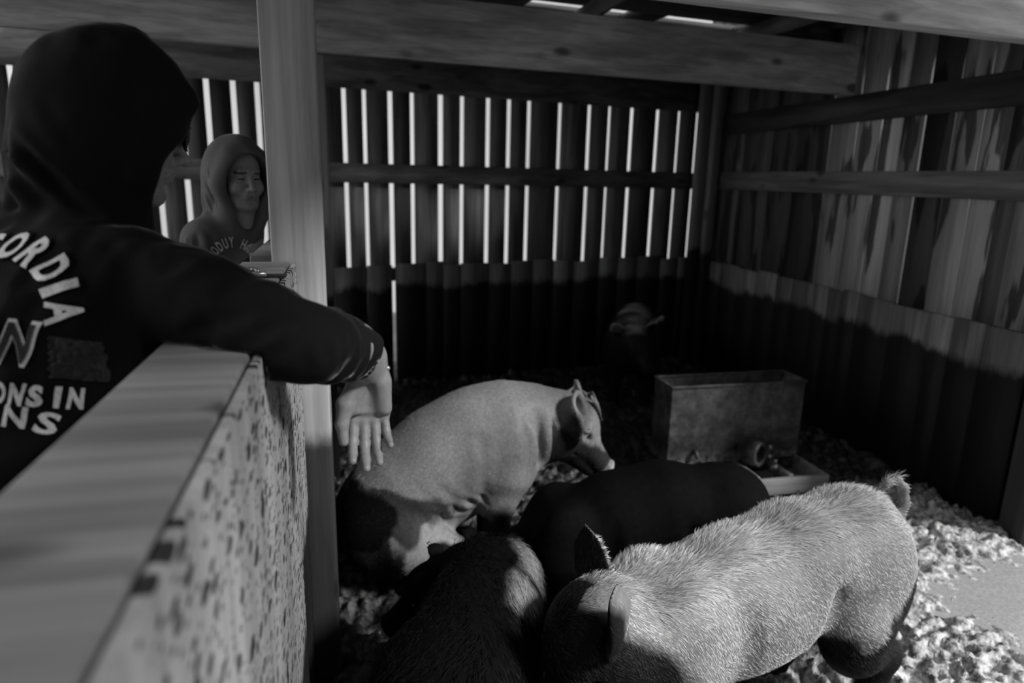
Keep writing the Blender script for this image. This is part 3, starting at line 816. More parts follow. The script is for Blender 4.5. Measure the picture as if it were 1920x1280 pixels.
# pale pig sitting on its haunches under the man's hand
xs = axis(-.16, 1.22, .0066, ((.72, 1.12, .005),)); ys = axis(2.1, 2.98, .0066); zs = axis(-.05, .92, .0066)
F = Field(xs, ys, zs)
F.chain([((.13, 2.60, .27), .185), ((.22, 2.60, .38), .195), ((.36, 2.60, .485), .200), ((.50, 2.60, .555), .195), ((.62, 2.60, .585), .180), ((.74, 2.60, .600), .145)], .08)
F.cone((.72, 2.60, .595), (.865, 2.58, .575), .145, .115, .07)
F.ell((.11, 2.6, .24), (.20, .20, .21), .08)
F.ell((.44, 2.60, .43), (.16, .175, .13), .07, rot=Matrix.Rotation(-.6, 3, 'Y'))
for sy in (-1, 1):
    y = 2.60 + sy * .0
    F.ell((.14, y + .14 * sy, .20), (.20, .095, .165), .045, rot=Matrix.Rotation(.25, 3, 'Y'))
    F.cone((.20, y + .16 * sy, .20), (.36, y + .20 * sy, .15), .13, .075, .05)
    F.chain([((.37, y + .20 * sy, .14), .07), ((.24, y + .21 * sy, .06), .045), ((.33, y + .22 * sy, .03), .036), ((.42, y + .22 * sy, .025), .034)], .03)
    hoof(F, (.43, y + .22 * sy, .018), (1, 0, 0))
    F.ell((.60, y + .12 * sy, .50), (.11, .085, .16), .06, rot=Matrix.Rotation(.25, 3, 'Y'))
    leg(F, [((.585, y + .13 * sy, .43), .095), ((.555, y + .13 * sy, .33), .066), ((.55, y + .13 * sy, .20), .046), ((.565, y + .13 * sy, .08), .037), ((.57, y + .13 * sy, .04), .04)])
    hoof(F, (.585, y + .13 * sy, .018), (1, 0, 0), .04)
    F.cone((.70, y + .16 * sy, .70), (.71, y + .16 * sy, .50), .010, .010, .05, 'sub')
F.cone((.20, 2.6, .28), (.37, 2.6, .34), .165, .150, .06)
F.chain([((-.05, 2.6, .12), .022), ((-.12, 2.62, .10), .015), ((-.13, 2.67, .07), .01)], .03)
Mh4 = frame((.850, 2.565, .620), (.74, -.24, -.60), (.55, 0, .8))
ears4 = [
    ([((-.04, -.078, .060), .036), ((-.015, -.108, .095), .056), ((.04, -.130, .070), .054), ((.075, -.138, .01), .026)], Vector((.50, -.50, .70)).normalized()),
    ([((-.03, .075, .065), .036), ((.0, .105, .125), .052), ((.075, .12, .14), .042), ((.15, .125, .095), .010)], Vector((.50, .0, .75)).normalized())]
pig_head(F, Mh4, 1.0, ears4)
V_, Q_ = F.mesh(); N_ = vnormals(V_, Q_); L_ = []
for sy in (-1, 1):
    for a_, b_, dp, w_ in (((.26, .46), (.47, .24), -.008, .012), ((.31, .50), (.50, .29), -.010, .012), ((.20, .42), (.40, .22), -.012, .013), ((.36, .52), (.51, .34), -.006, .010), ((.29, .47), (.49, .265), .006, .012), ((.23, .44), (.44, .235), .006, .012),
                           ((.47, .62), (.47, .40), -.012, .022), ((.70, .72), (.73, .48), -.010, .016), ((.66, .72), (.68, .50), .006, .02)):
        L_.append(((a_[0], 2.60 + .19 * sy, a_[1]), (b_[0], 2.60 + .18 * sy, b_[1]), dp, w_))
V_ = creases(V_, N_, L_); G4 = (V_, Q_)
def alb4(V, N):
    nn = fbm(V, 8, 4, 61); n2 = fbm(V, 3.5, 3, 62)
    a = 1.0 + 1.0 * (n2 - .5)
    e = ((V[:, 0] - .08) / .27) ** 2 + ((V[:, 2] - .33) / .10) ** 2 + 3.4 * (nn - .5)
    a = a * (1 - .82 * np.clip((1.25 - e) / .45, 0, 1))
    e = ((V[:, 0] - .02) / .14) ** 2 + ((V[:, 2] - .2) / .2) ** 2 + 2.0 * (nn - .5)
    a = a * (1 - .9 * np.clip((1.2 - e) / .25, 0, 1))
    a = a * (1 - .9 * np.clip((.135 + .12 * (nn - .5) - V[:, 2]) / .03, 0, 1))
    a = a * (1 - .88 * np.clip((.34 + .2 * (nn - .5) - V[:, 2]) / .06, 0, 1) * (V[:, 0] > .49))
    h_ = local(Mh4, V); hd = (V[:, 0] > .76)
    a = a * (1 - .88 * hd * np.clip((.008 + .12 * (nn - .5) - h_[:, 2]) / .025, 0, 1) * np.clip((.258 - h_[:, 0]) / .01, 0, 1))
    a = a * (1 - .45 * hd * np.clip((h_[:, 0] + .03) / .03, 0, 1) * np.clip((.07 - h_[:, 0]) / .03, 0, 1))
    a = a * (1 + .5 * (h_[:, 0] > .268))
    return a
M_pig_pale2 = skin('pale_pig_skin_short_haired', .20, .6, 70, .16, .3, .35, .003)
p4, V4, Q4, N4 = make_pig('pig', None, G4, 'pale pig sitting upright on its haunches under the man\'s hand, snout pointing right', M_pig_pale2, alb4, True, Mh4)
w4 = np.ones(len(V4)); idx = np.random.default_rng(11).choice(len(V4), 26000, p=w4 / w4.sum())
bristles('bristles', V4, N4, idx, lambda P, n: np.stack([-.75 + 0 * n[:, 0], 0 * n[:, 0], -.65 + 0 * n[:, 0]], 1), lambda P, n: .014 + 0 * n[:, 0], .0010, M_hair_pale, p4, lambda P, n: alb4(P, n) * .5, .18, 12)

# dark pig at the back beside the feeder, its lit top painted paler
M5 = RT(2.08, 4.70, -114, .92)
(G5, Mh5) = standing(M5, (.56, .02, .56), (.85, .40, -.35), (.3, 0, .9), s=.92, res=.009, ears=std_ears(.95, 1.5))
M_pig_lit_top = skin('dark_pig_skin_lit_top', .20, .5, 30, .3, .35, .4, .004)
def alb5(V, N):
    nn = fbm(V, 6, 4, 15); return .06 + .94 * np.clip((V[:, 2] + .16 * (nn - .5) - .60) / .05, 0, 1)
p5, V5, Q5, N5 = make_pig('pig', M5, G5, 'dark pig, lit top painted in, standing at the back of the pen left of the feeder, ears pricked', M_pig_lit_top, alb5, True, Mh5)
# ------------------------------------------------------------ people
def human_head(F, Mh, s=1.0, smile=0.0):
    M0, s0 = F.M, F.sc; F.M = Mh @ Matrix.Scale(s, 4); F.sc = s
    F.ell((-.012, 0, .035), (.098, .076, .092), .02)
    F.ell((.022, 0, -.035), (.068, .058, .085), .03)
    for y in (-1, 1):
        F.cone((-.01, .055 * y, -.045), (.06, .028 * y, -.095), .022, .018, .03)
        F.ell((.055, .036 * y, -.022), (.03, .024, .024), .02)
        F.ell((-.012, .079 * y, -.008), (.019, .008, .031), .008)
    F.ell((.075, 0, -.098), (.019, .022, .017), .02)
    F.cone((.083, .032, .028), (.083, -.032, .028), .009, .009, .02)
    for y in (-1, 1):
        F.ell((.096, .032 * y, .004), (.016, .018, .011), .014, 'sub')
        F.ell((.076, .031 * y, .004), (.0125, .0145, .012), .003)
        F.cone((.0875, .044 * y, .0035), (.0895, .020 * y, .0025), .0016, .0016, .003, 'sub')
    F.cone((.089, 0, .014), (.110, 0, -.026), .0085, .0105, .014)
    F.ell((.113, 0, -.029), (.013, .012, .011), .006)
    for y in (-1, 1):
        F.ell((.101, .013 * y, -.033), (.012, .008, .009), .006)
        F.ell((.106, .0065 * y, -.041), (.006, .004, .004), .003, 'sub')
    F.ell((.082, 0, -.055), (.018, .026, .016), .02)
    F.cone((.094, .012, -.056), (.094, -.012, -.056), .0062, .0062, .006)
    F.cone((.088, .020, -.059), (.088, -.020, -.059), .005, .005, .008)
    F.cone((.091, .012, -.0675), (.091, -.012, -.0675), .0072, .0072, .006)
    for y in (-1, 1):
        F.cone((.096, .0, -.0618), (.083 - .004 * smile, (.024 + .008 * smile) * y, -.0605 + .006 * smile), .0020, .0014, .004, 'sub')
        if smile:
            F.ell((.060, .042 * y, -.034), (.026, .022, .022), .02)
    F.cone((.093, .008, -.079), (.093, -.008, -.079), .005, .005, .008, 'sub')
    F.M, F.sc = M0, s0

def hand(F, wrist, d, n, t, curl, thumb, s=1.0, spread=1.0):
    """d: wrist to fingers, n: palm normal (fingers curl towards it), t: thumb side"""
    d = Vector(d).normalized(); n = Vector(n); n = (n - d * n.dot(d)).normalized(); t = Vector(t); t = (t - d * t.dot(d) - n * t.dot(n)).normalized(); W = Vector(wrist)
    def L(a, b, c): return tuple(W + d * a * s + t * b * s + n * c * s)
    F.cone(L(-.03, 0, 0), L(.012, 0, 0), .035 * s, .030 * s, .02, 'add', (tuple(n), .76))
    for b in (.027, .010, -.008, -.025):
        F.cone(L(.012, b * .6, 0), L(.092 - abs(b - .01) * .25, b * 1.05, -.002), .016 * s, .0125 * s, .016)
    F.cone(L(.02, .020, .010), L(.062, .032, .014), .019 * s, .015 * s, .014)      # thenar
    F.cone(L(.018, -.024, .010), L(.068, -.027, .009), .017 * s, .014 * s, .012)   # hypothenar
    F.cone(L(.012, .0, .022), L(.060, .004, .026), .004 * s, .006 * s, .016, 'sub')
    F.cone(L(.082, .030, .015), L(.086, -.028, .015), .003 * s, .003 * s, .008, 'sub')
    F.cone(L(.001, .024, .021), L(.003, -.024, .021), .002 * s, .002 * s, .006, 'sub')
    fl = [(.030, .088, .044, .026, .021, .0092), (.0105, .093, .048, .030, .022, .0095), (-.009, .090, .044, .028, .021, .0090), (-.027, .083, .034, .021, .019, .0080)]
    for (b, a, l1, l2, l3, r), cu, sp_ in zip(fl, curl, (.10, .03, -.04, -.12)):
        p = Vector(L(a, b, 0)); ang = cu[0]
        pts = [(tuple(p), r * 1.12 * s)]
        for ln, da, rr_ in ((l1, 0, r), (l2, cu[1], r * .93), (l3, cu[2], r * .80)):
            ang += da
            q = p + (d * math.cos(ang) + n * math.sin(ang) + t * sp_ * spread).normalized() * ln * s
            F.cone(tuple(p), tuple(q), pts[-1][1], rr_ * s, .004)
            pts.append((tuple(q), rr_ * s)); p = q
    F.chain([(L(*a), r * s) for a, r in thumb], .006)

def person_body(name, parts_fn, axes, label, mat, albf):
    F = Field(*axes); parts_fn(F); V, Q = F.mesh(); N = vnormals(V, Q)
    o = link(name, mesh_np(name, V, Q, None, True, albf(V, N)), mat)
    return tag(o, label, 'person'), V, Q, N
M_skinp = skin('human_skin', .175, .5, 120, .10, .35, .25, .0008)

# ---- the man leaning on the half wall
shR = (-.27, 1.07, 1.445); shL = (-.545, 1.215, 1.47); elR = (-.058, .99, 1.362); wrR = (.026, 1.190, 1.258); elL = (-.60, 1.33, 1.22); wrL = (-.44, 1.42, 1.10)
MhM = frame((-.362, 1.25, 1.668), (.88, .42, -.22), (.3, .15, .9))
neckM = (-.405, 1.19, 1.50)
D_ = (.0, -.02, -1.0); N_ = (.05, -1, .02); T_ = (-1, -.1, 0)
def man(F):
    human_head(F, MhM, 1.0)
    F.cone(tuple(MhM @ Vector((-.02, 0, -.05))), (-.40, 1.195, 1.47), .046, .050, .03)
    F.cone((-.40, 1.19, 1.47), (-.42, 1.15, 1.38), .05, .09, .03)
    F.cone((-.33, 1.11, 1.42), (-.50, 1.195, 1.435), .066, .068, .05)
    F.cone((-.43, 1.14, 1.36), (-.50, 1.10, 1.15), .10, .098, .04)
    F.cone((-.50, 1.10, 1.15), (-.53, 1.06, .98), .098, .108, .04)
    F.chain([((-.29, 1.085, 1.43), .052), (elR, .042), ((.0, 1.11, 1.325), .0385), (wrR, .030)], .02)
    F.chain([(shL, .055), (elL, .043), (wrL, .028)], .02)
    for sx_ in (-1, 1):
        o = Vector((.085 * sx_, -.04 * sx_, 0))
        F.chain([(tuple(Vector((-.53, 1.06, .96)) + o), .10), (tuple(Vector((-.50, 1.02, .52)) + o * 1.3), .062), (tuple(Vector((-.56, .98, .09)) + o * 1.4), .042)], .04)
        F.cone(tuple(Vector((-.57, .97, .045)) + o * 1.4), tuple(Vector((-.48, 1.14, .03)) + o * 1.4), .040, .030, .03)
    # hanging right hand, palm to the camera
    hand(F, wrR, D_, N_, T_, [(.40, .55, .35), (.42, .48, .3), (.40, .48, .3), (.35, .65, .45)],
         [((.018, .020, .014), .0180), ((.052, .044, .022), .0165), ((.088, .052, .030), .0118), ((.120, .050, .034), .0090)], .95, .7)
    F.notch(-.264, -.119, 1.361)
    hand(F, wrL, (.8, .1, -.5), (0, -.3, -1), (.3, 1, 0), [(.2, .3, .2)] * 4, [((.02, .022, .01), .015), ((.05, .045, .01), .012), ((.085, .055, .015), .009)], .98)
xs = axis(-.78, .16, .008, ((-.28, -.18, .0026), (-.06, .07, .0022))); ys = axis(.80, 1.60, .008, ((1.02, 1.24, .0024),)); zs = axis(-.03, 1.86, .010, ((1.06, 1.34, .0024), (1.50, 1.70, .0026)))
def albm(V, N):
    h_ = local(MhM, V); a = np.ones(len(V))
    st = (h_[:, 0] > .02) & (h_[:, 2] < -.03) & (h_[:, 2] > -.13)
    nn = vnoise(V, 700, 3)
    a[st] *= (.62 + .45 * nn[st])
    lip = (np.abs(h_[:, 2] + .0625) < .010) & (np.abs(h_[:, 1]) < .024) & (h_[:, 0] > .08); a[lip] = .8
    return a
man_o, Vm, Qm, Nm = person_body('person', man, (xs, ys, zs), 'man in a dark hooded sweatshirt leaning over the half wall, arm hanging into the pen', M_skinp, albm)

M_hoodie = cloth('dark_sweatshirt_fleece', .0065, .30)
xs = axis(-.80, .06, .0052); ys = axis(.84, 1.52, .0052); zs = axis(.80, 1.90, .0052)
F = Field(xs, ys, zs)
hM = F.P
def HM(p): return tuple(MhM @ Vector(p))
# torso, shoulders
F.cone((-.335, 1.105, 1.425), (-.505, 1.19, 1.44), .088, .088, .05)
F.cone((-.43, 1.13, 1.37), (-.495, 1.09, 1.16), .128, .128, .05)
F.cone((-.385, 1.09, 1.36), (-.44, 1.07, 1.18), .108, .108, .05)
F.cone((-.495, 1.09, 1.16), (-.525, 1.06, 1.0), .128, .132, .04)
F.cone((-.52, 1.06, .965), (-.53, 1.06, .93), .130, .125, .02)
# sleeves
F.chain([((-.295, 1.09, 1.432), .076), ((-.20, 1.05, 1.412), .064), ((-.12, 1.01, 1.380), .060), ((-.062, .99, 1.358), .057)], .022)
F.chain([((-.066, .99, 1.358), .056), ((-.040, 1.05, 1.344), .053), ((-.018, 1.095, 1.332), .049), ((-.007, 1.118, 1.320), .044)], .012)
F.cone((-.004, 1.112, 1.326), (.003, 1.132, 1.308), .0445, .0405, .006)
F.chain([(shL, .080), ((-.60, 1.30, 1.26), .066), ((-.52, 1.38, 1.15), .055), ((-.475, 1.405, 1.12), .045)], .03)
# hood
RM = MhM.to_3x3()
F.ell(HM((-.006, 0, .026)), (.122, .103, .114), .03, rot=RM)
F.ell(HM((-.030, 0, -.03)), (.096, .092, .112), .03, rot=RM)
F.cone(HM((.01, 0, .085)), HM((.110, 0, .058)), .060, .016, .04)
for y in (-1, 1):
    F.cone(HM((.09, .035 * y, .060)), HM((.068, .066 * y, .02)), .018, .018, .025)
    F.cone(HM((.068, .066 * y, .02)), HM((.035, .076 * y, -.07)), .018, .020, .025)
    F.cone(HM((.035, .074 * y, -.07)), HM((.045, .030 * y, -.150)), .020, .022, .03)
F.cone(HM((-.045, 0, -.09)), (-.41, 1.18, 1.48), .080, .078, .03)
F.cone(HM((.0, 0, -.13)), (-.38, 1.18, 1.47), .066, .078, .03)
# opening for the face
F.ell(HM((.095, 0, -.035)), (.105, .058, .105), .012, 'sub', rot=RM)
F.ell(HM((.0, 0, -.005)), (.115, .082, .112), .01, 'sub', rot=RM)
F.ell(HM((.14, 0, -.075)), (.085, .075, .095), .015, 'sub', rot=RM)
F.cone((.002, 1.126, 1.312), (.03, 1.21, 1.24), .037, .033, .003, 'sub')
F.notch(-.266, -.117, 1.3615)
V, Q = F.mesh(); N = vnormals(V, Q)
fold = (fbm(V, 13, 3, 90) - .5); ridg = 1 - np.abs(fbm(V * [1, 1, .7], 17, 2, 91) - .5) * 4
near_head = np.linalg.norm(V - np.array(MhM.translation), axis=1) < .15
V = creases(V, N, [(HM((-.165, -.03, -.03)), HM((-.02, -.118, -.155)), -.010, .009), (HM((-.160, -.02, -.085)), HM((-.03, -.105, -.195)), .011, .010), (HM((-.15, -.06, .02)), HM((-.05, -.115, -.09)), .006, .012), (HM((-.155, -.03, -.055)), HM((-.0, -.112, -.175)), .010, .009),
    (HM((-.02, -.115, .05)), HM((.05, -.075, -.05)), -.004, .008), (HM((-.10, -.05, .135)), HM((-.03, -.08, .11)), -.006, .012), (HM((-.13, -.04, -.14)), HM((.0, -.08, -.23)), -.010, .010),
    ((-.27, .99, 1.50), (-.28, 1.0, 1.36), -.005, .006), ((-.10, .93, 1.44), (-.24, .99, 1.37), -.006, .012), ((-.05, .92, 1.42), (-.13, .95, 1.36), .006, .010), ((-.035, .925, 1.42), (-.03, .93, 1.33), -.007, .009),
    ((-.01, .96, 1.42), (.0, .965, 1.31), .006, .008), ((.01, 1.0, 1.40), (.02, 1.0, 1.29), -.006, .008), ((.03, 1.04, 1.38), (.02, 1.04, 1.28), .006, .008), ((.04, 1.08, 1.36), (.01, 1.07, 1.27), -.006, .007), ((.045, 1.11, 1.35), (.01, 1.10, 1.26), .005, .007), ((.045, 1.13, 1.34), (-.03, 1.11, 1.27), -.005, .005),
    ((-.36, .99, 1.50), (-.42, .98, 1.38), -.006, .012), ((-.31, .96, 1.36), (-.45, .95, 1.28), .006, .014), ((-.33, .95, 1.26), (-.48, .93, 1.18), -.007, .014), ((-.28, .98, 1.40), (-.40, .98, 1.33), .004, .012)])
V = V + N * ((.015 * fold + .005 * ridg) * np.clip((V[:, 2] - .9) / .1, 0, 1))[:, None] * np.where(near_head, .45, 1)[:, None]
flat = (V[:, 0] > -.266) & (V[:, 0] < -.117) & (V[:, 2] < 1.362) & (V[:, 2] > 1.30); V[flat, 2] = 1.362
flat = (V[:, 0] > -.268) & (V[:, 0] < -.19) & (V[:, 2] <= 1.30); V[flat, 0] = -.268
hood_me = mesh_np('hooded_sweatshirt', V, Q, None, True, np.ones(len(V)))
hoodie = link('hooded_sweatshirt', hood_me, M_hoodie, man_o)
Vh, Qh = V, Q
# jeans and shoes
M_jeans = cloth('dark_denim', .03, .05)
F = Field(axis(-.80, -.25, .009), axis(.80, 1.30, .009), axis(.05, 1.06, .010))
F.cone((-.53, 1.06, .99), (-.53, 1.06, .93), .128, .132, .04)
for sx_ in (-1, 1):
    o = Vector((.085 * sx_, -.04 * sx_, 0))
    F.chain([(tuple(Vector((-.53, 1.06, .93)) + o), .112), (tuple(Vector((-.50, 1.02, .52)) + o * 1.3), .080), (tuple(Vector((-.555, .985, .12)) + o * 1.4), .064)], .03)
V, Q = F.mesh(); link('jeans', mesh_np('jeans', V, Q, None, True, np.ones(len(V))), M_jeans, man_o)
M_shoe = plain('dark_rubber_boot', .02, .5)
for sx_ in (-1, 1):
    o = Vector((.085 * sx_, -.04 * sx_, 0)) * 1.4
    F = Field(axis(-.80, -.25, .008), axis(.80, 1.30, .008), axis(-.02, .25, .008))
    F.cone(tuple(Vector((-.56, .98, .20)) + o), tuple(Vector((-.57, .97, .06)) + o), .056, .055, .02)
    F.cone(tuple(Vector((-.575, .96, .045)) + o), tuple(Vector((-.475, 1.15, .036)) + o), .050, .042, .03)
    F.plane_cut((0, 0, .002), (0, 0, -1))
    V, Q = F.mesh(); link('boot', mesh_np('boot', V, Q, None, True, np.ones(len(V))), M_shoe, man_o)
# glasses
bm = bmesh.new()
for y in (-1, 1):
    loop = []
    for k in range(25):
        a = 2 * math.pi * k / 24; loop.append(MhM @ Vector((.108 - .010 * abs(math.cos(a)) * (1 if math.cos(a) * 1 > 0 else .2), (.034 + .027 * math.cos(a)) * y, .004 + .019 * math.sin(a))))
    tube(bm, loop, .0018, 6)
    tube(bm, [MhM @ Vector((.099, .060 * y, .012)), MhM @ Vector((.05, .074 * y, .012)), MhM @ Vector((-.01, .079 * y, .010))], .002, 6)
tube(bm, [MhM @ Vector((.108, -.008, .010)), MhM @ Vector((.112, 0, .013)), MhM @ Vector((.108, .008, .010))], .002, 6)
gl = bmobj('glasses', bm, M_dark, man_o)
M_lens = plain('dark_lens', .01, .05, 0, .6)
for y in (-1, 1):
    bm = bmesh.new(); ring = [bm.verts.new(MhM @ Vector((.108 - .010 * (abs(math.cos(a)) if math.cos(a) > 0 else .2 * abs(math.cos(a))), (.034 + .026 * math.cos(a)) * y, .004 + .018 * math.sin(a)))) for a in [2 * math.pi * k / 24 for k in range(24)]]
    c = bm.verts.new(MhM @ Vector((.109, .034 * y, .004)))
    for k in range(24): bm.faces.new((ring[k], ring[(k + 1) % 24], c))
    bmobj('lens', bm, M_lens, gl)
# bracelet cord with a metal bead at the wrist
bm = bmesh.new(); W_ = Vector(wrR) + Vector((0, .0, .012)); dd = (Vector(wrR) - Vector(elR)).normalized()
e1 = dd.cross(Vector((0, 0, 1))).normalized(); e2 = dd.cross(e1)
tube(bm, [W_ + (e1 * math.cos(2 * math.pi * k / 24) + e2 * math.sin(2 * math.pi * k / 24)) * .0325 for k in range(25)], .0022, 6)
br = bmobj('bracelet', bm, M_dark, man_o)
bm = bmesh.new(); bmesh.ops.create_icosphere(bm, subdivisions=2, radius=.0055, matrix=Matrix.Translation(W_ + Vector((.033, -.006, -.004)))); bmobj('bead', bm, M_iron, br)

# print on the back, draped over the cloth
tree = BVHTree.FromPolygons([tuple(v) for v in Vh], [tuple(int(i) for i in q) for q in Qh])
nB = Vector((-.45, -.89, .18)).normalized(); sB = Vector((.89, -.45, 0)).normalized(); uB = sB.cross(nB).normalized()
if uB.z < 0: uB = -uB
pB = Vector((-.396, 1.02, 1.361))
def drape(bm, tr, off, thick=.0012, tree=tree, o=None, ax=None):
    """tr maps flat x,y of the artwork to a,b on the cloth"""
    p0, s_, u_, n_ = ax or (pB, sB, uB, nB)
    bad = []
    for v in bm.verts:
        a, b_ = tr(v.co.x, v.co.y)
        q = p0 + s_ * a + u_ * b_ + n_ * .25
        hit = tree.ray_cast(q, -n_, .6)
        if hit[0] is None: bad.append(v); continue
        v.co = hit[0] + hit[1] * 0 + n_ * off
    if bad: bmesh.ops.delete(bm, geom=bad, context='VERTS')
def glyph(ch, width=None, bold=.03):
    cu_ = bpy.data.curves.new('t', 'FONT'); cu_.body = ch; cu_.size = 1.0; cu_.offset = bold; cu_.align_x = 'CENTER'; cu_.resolution_u = 3
    ob = bpy.data.objects.new('t', cu_); COL.objects.link(ob)
    dg = bpy.context.evaluated_depsgraph_get(); me = ob.evaluated_get(dg).to_mesh()
    bm = bmesh.new(); bm.from_mesh(me); ob.evaluated_get(dg).to_mesh_clear()
    bpy.data.objects.remove(ob); bpy.data.curves.remove(cu_)
    xs_ = [v.co.x for v in bm.verts]; ys_ = [v.co.y for v in bm.verts]
    cx = (min(xs_) + max(xs_)) / 2; cy = (min(ys_) + max(ys_)) / 2; sx = max(xs_) - min(xs_); sy = max(ys_) - min(ys_)
    for v in bm.verts: v.co.x = (v.co.x - cx) / sx; v.co.y = (v.co.y - cy) / sy; v.co.z = 0
    bmesh.ops.triangulate(bm, faces=bm.faces[:])
    for _ in range(3):
        le = [e_ for e_ in bm.edges if e_.calc_length() > .16]
        if not le: break
        bmesh.ops.subdivide_edges(bm, edges=le, cuts=1); bmesh.ops.triangulate(bm, faces=bm.faces[:])
    return bm
M_print = cloth('white_lettering', .62, 0, 300); M_printd = cloth('dark_lettering_edge', .004, 0); M_patch = cloth('grey_embroidery', .035, .1, 260)
def letters(name, items, mat, parent, off=.004, tree=tree, ax=None, bold=.03):
    out = bmesh.new()
    for ch, ca, cb, wd, ht, ang in items:
        bm = glyph(ch, bold=bold); c_, s_ = math.cos(ang), math.sin(ang)
        drape(bm, lambda x, y: (ca + x * wd * c_ - y * ht * s_, cb + x * wd * s_ + y * ht * c_), off, tree=tree, ax=ax)
        m_ = bpy.data.meshes.new('t'); bm.to_mesh(m_); bm.free(); out.from_mesh(m_); bpy.data.meshes.remove(m_)
    me = bpy.data.meshes.new(name); out.to_mesh(me); out.free()
    a = me.attributes.new('alb', 'FLOAT', 'POINT'); a.data.foreach_set('value', np.ones(len(me.vertices), dtype=np.float32))
    o = link(name, me, mat, parent); return o
arc = [('C', 107, .028), ('O', 88, .026), ('R', 67.5, .028), ('D', 46, .028), ('I', 29.5, .013), ('A', 11.5, .032)]
it = [(c_, -.060 + .105 * math.cos(math.radians(g_)), .03 + .105 * math.sin(math.radians(g_)), wd, .038, math.radians(g_ - 90)) for c_, g_, wd in arc]
letters('arched_lettering', it, M_print, hoodie, .0045, bold=.035)
letters('lettering_outline', [(c_, a_, b_, wd * 1.22, ht * 1.16, an) for c_, a_, b_, wd, ht, an in it], M_printd, hoodie, .003, bold=.06)
it = [(c_, -.0885 + .0173 * i_ + (0.0015 if c_ == 'I' else 0), -.050 - .0018 * i_, .014 if c_ != 'I' else .0055, .029, -.08) for i_, c_ in enumerate('WISCONSIN')]
letters('town_lettering', it, M_print, hoodie, .0045, bold=.05)
letters('lower_lettering', [('O', -.030, -.083, .021, .029, -.10), ('N', -.003, -.088, .022, .029, -.16), ('S', .026, -.097, .023, .029, -.26)], M_print, hoodie, .0045)
# outlined letter W
letters('emblem_letter_edge', [('W', -.010, .008, .066, .062, -.07)], M_print, hoodie, .0035, bold=.05)
letters('emblem_letter', [('W', -.010, .008, .056, .053, -.07)], M_patch, hoodie, .0050, bold=.02)
# raised stitched patch beside it
bm = bmesh.new(); bmesh.ops.create_grid(bm, x_segments=40, y_segments=34, size=.5)
drape(bm, lambda x, y: (.052 + x * .046, -.012 + y * .055 - .10 * x * .066), .003)
for v in bm.verts:
    k = fbm(np.array([[v.co.x, v.co.y, v.co.z]]), 70, 2, 7)[0]; v.co += nB * (.0030 * math.sin(k * 24) + .002)
bmobj('embroidered_patch', bm, M_patch, hoodie)

# ---- the boy behind the post
MhB = frame((-.372, 2.62, 1.580), (.56, -.80, -.12), (0, 0, 1))
def HB(p): return tuple(MhB @ Vector(p))
def boy(F):
    human_head(F, MhB, .94, 1.0)
    F.cone(HB((-.02, 0, -.05)), (-.385, 2.635, 1.43), .046, .050, .03)
    F.cone((-.385, 2.635, 1.43), (-.39, 2.64, 1.34), .06, .09, .04)
    F.cone((-.47, 2.60, 1.36), (-.39, 2.69, 1.36), .065, .065, .04)
    F.cone((-.43, 2.65, 1.30), (-.44, 2.65, 1.05), .09, .085, .04); F.cone((-.44, 2.65, 1.05), (-.44, 2.65, .92), .09, .10, .04)
    F.chain([((-.495, 2.565, 1.355), .052), ((-.53, 2.56, 1.12), .038), ((-.48, 2.44, .98), .025)], .02)
    F.chain([((-.39, 2.74, 1.35), .048), ((-.42, 2.83, 1.13), .038), ((-.46, 2.80, .98), .025)], .02)
    for w_, d_, t_ in (((-.48, 2.44, .98), (.3, -.5, -.8), (-.7, -.5, 0)), ((-.46, 2.80, .98), (-.3, -.4, -.8), (-.7, .6, 0))):
        hand(F, w_, d_, (.6, .3, -.2), (0, -.4, .6), [(.25, .4, .3)] * 4, [((.02, .022, .01), .014), ((.05, .043, .01), .012), ((.08, .05, .018), .009)], .85)
    for sx_ in (-1, 1):
        o = Vector((.065 * sx_, .05 * sx_, 0))
        F.chain([(tuple(Vector((-.44, 2.65, .90)) + o), .09), (tuple(Vector((-.44, 2.65, .48)) + o * 1.2), .055), (tuple(Vector((-.44, 2.68, .08)) + o * 1.3), .038)], .04)
        F.cone(tuple(Vector((-.44, 2.68, .04)) + o * 1.3), tuple(Vector((-.41, 2.54, .03)) + o * 1.3), .036, .028, .03)
hb = MhB.translation
xs = axis(-.68, -.20, .009, ((hb.x - .12, hb.x + .13, .0027),)); ys = axis(2.30, 3.0, .009, ((hb.y - .13, hb.y + .06, .0027),)); zs = axis(-.03, 1.72, .012, ((hb.z - .14, hb.z + .1, .0027), (.82, 1.0, .004)))
def albb(V, N):
    h_ = local(MhB, V) / .94; a = np.ones(len(V))
    bx = np.abs(h_[:, 1]); f_ = h_[:, 0] > .05
    a[f_ & (np.abs(h_[:, 2] - (.026 + .12 * np.minimum(0, .028 - bx))) < .0048) & (bx > .014) & (bx < .050)] = .28
    a[f_ & (np.abs(h_[:, 2] + .0618) < .008) & (bx < .021)] = .72
    a[f_ & (np.abs(h_[:, 2] - .003) < .0035) & (bx > .018) & (bx < .044)] = .15
    return a
boy_o, Vb, Qb, Nb = person_body('person', boy, (xs, ys, zs), 'smiling boy in a grey hooded sweatshirt standing behind the half wall left of the post', M_skinp, albb)
M_hoodb = cloth('faded_sweatshirt_fleece', .075, .5)
F = Field(axis(-.68, -.16, .0052), axis(2.30, 3.0, .0052), axis(.84, 1.80, .0052))
F.cone((-.475, 2.595, 1.355), (-.40, 2.69, 1.355), .086, .080, .04)
F.cone((-.43, 2.64, 1.30), (-.44, 2.65, 1.05), .115, .112, .05); F.cone((-.44, 2.65, 1.05), (-.44, 2.65, .92), .112, .11, .03)
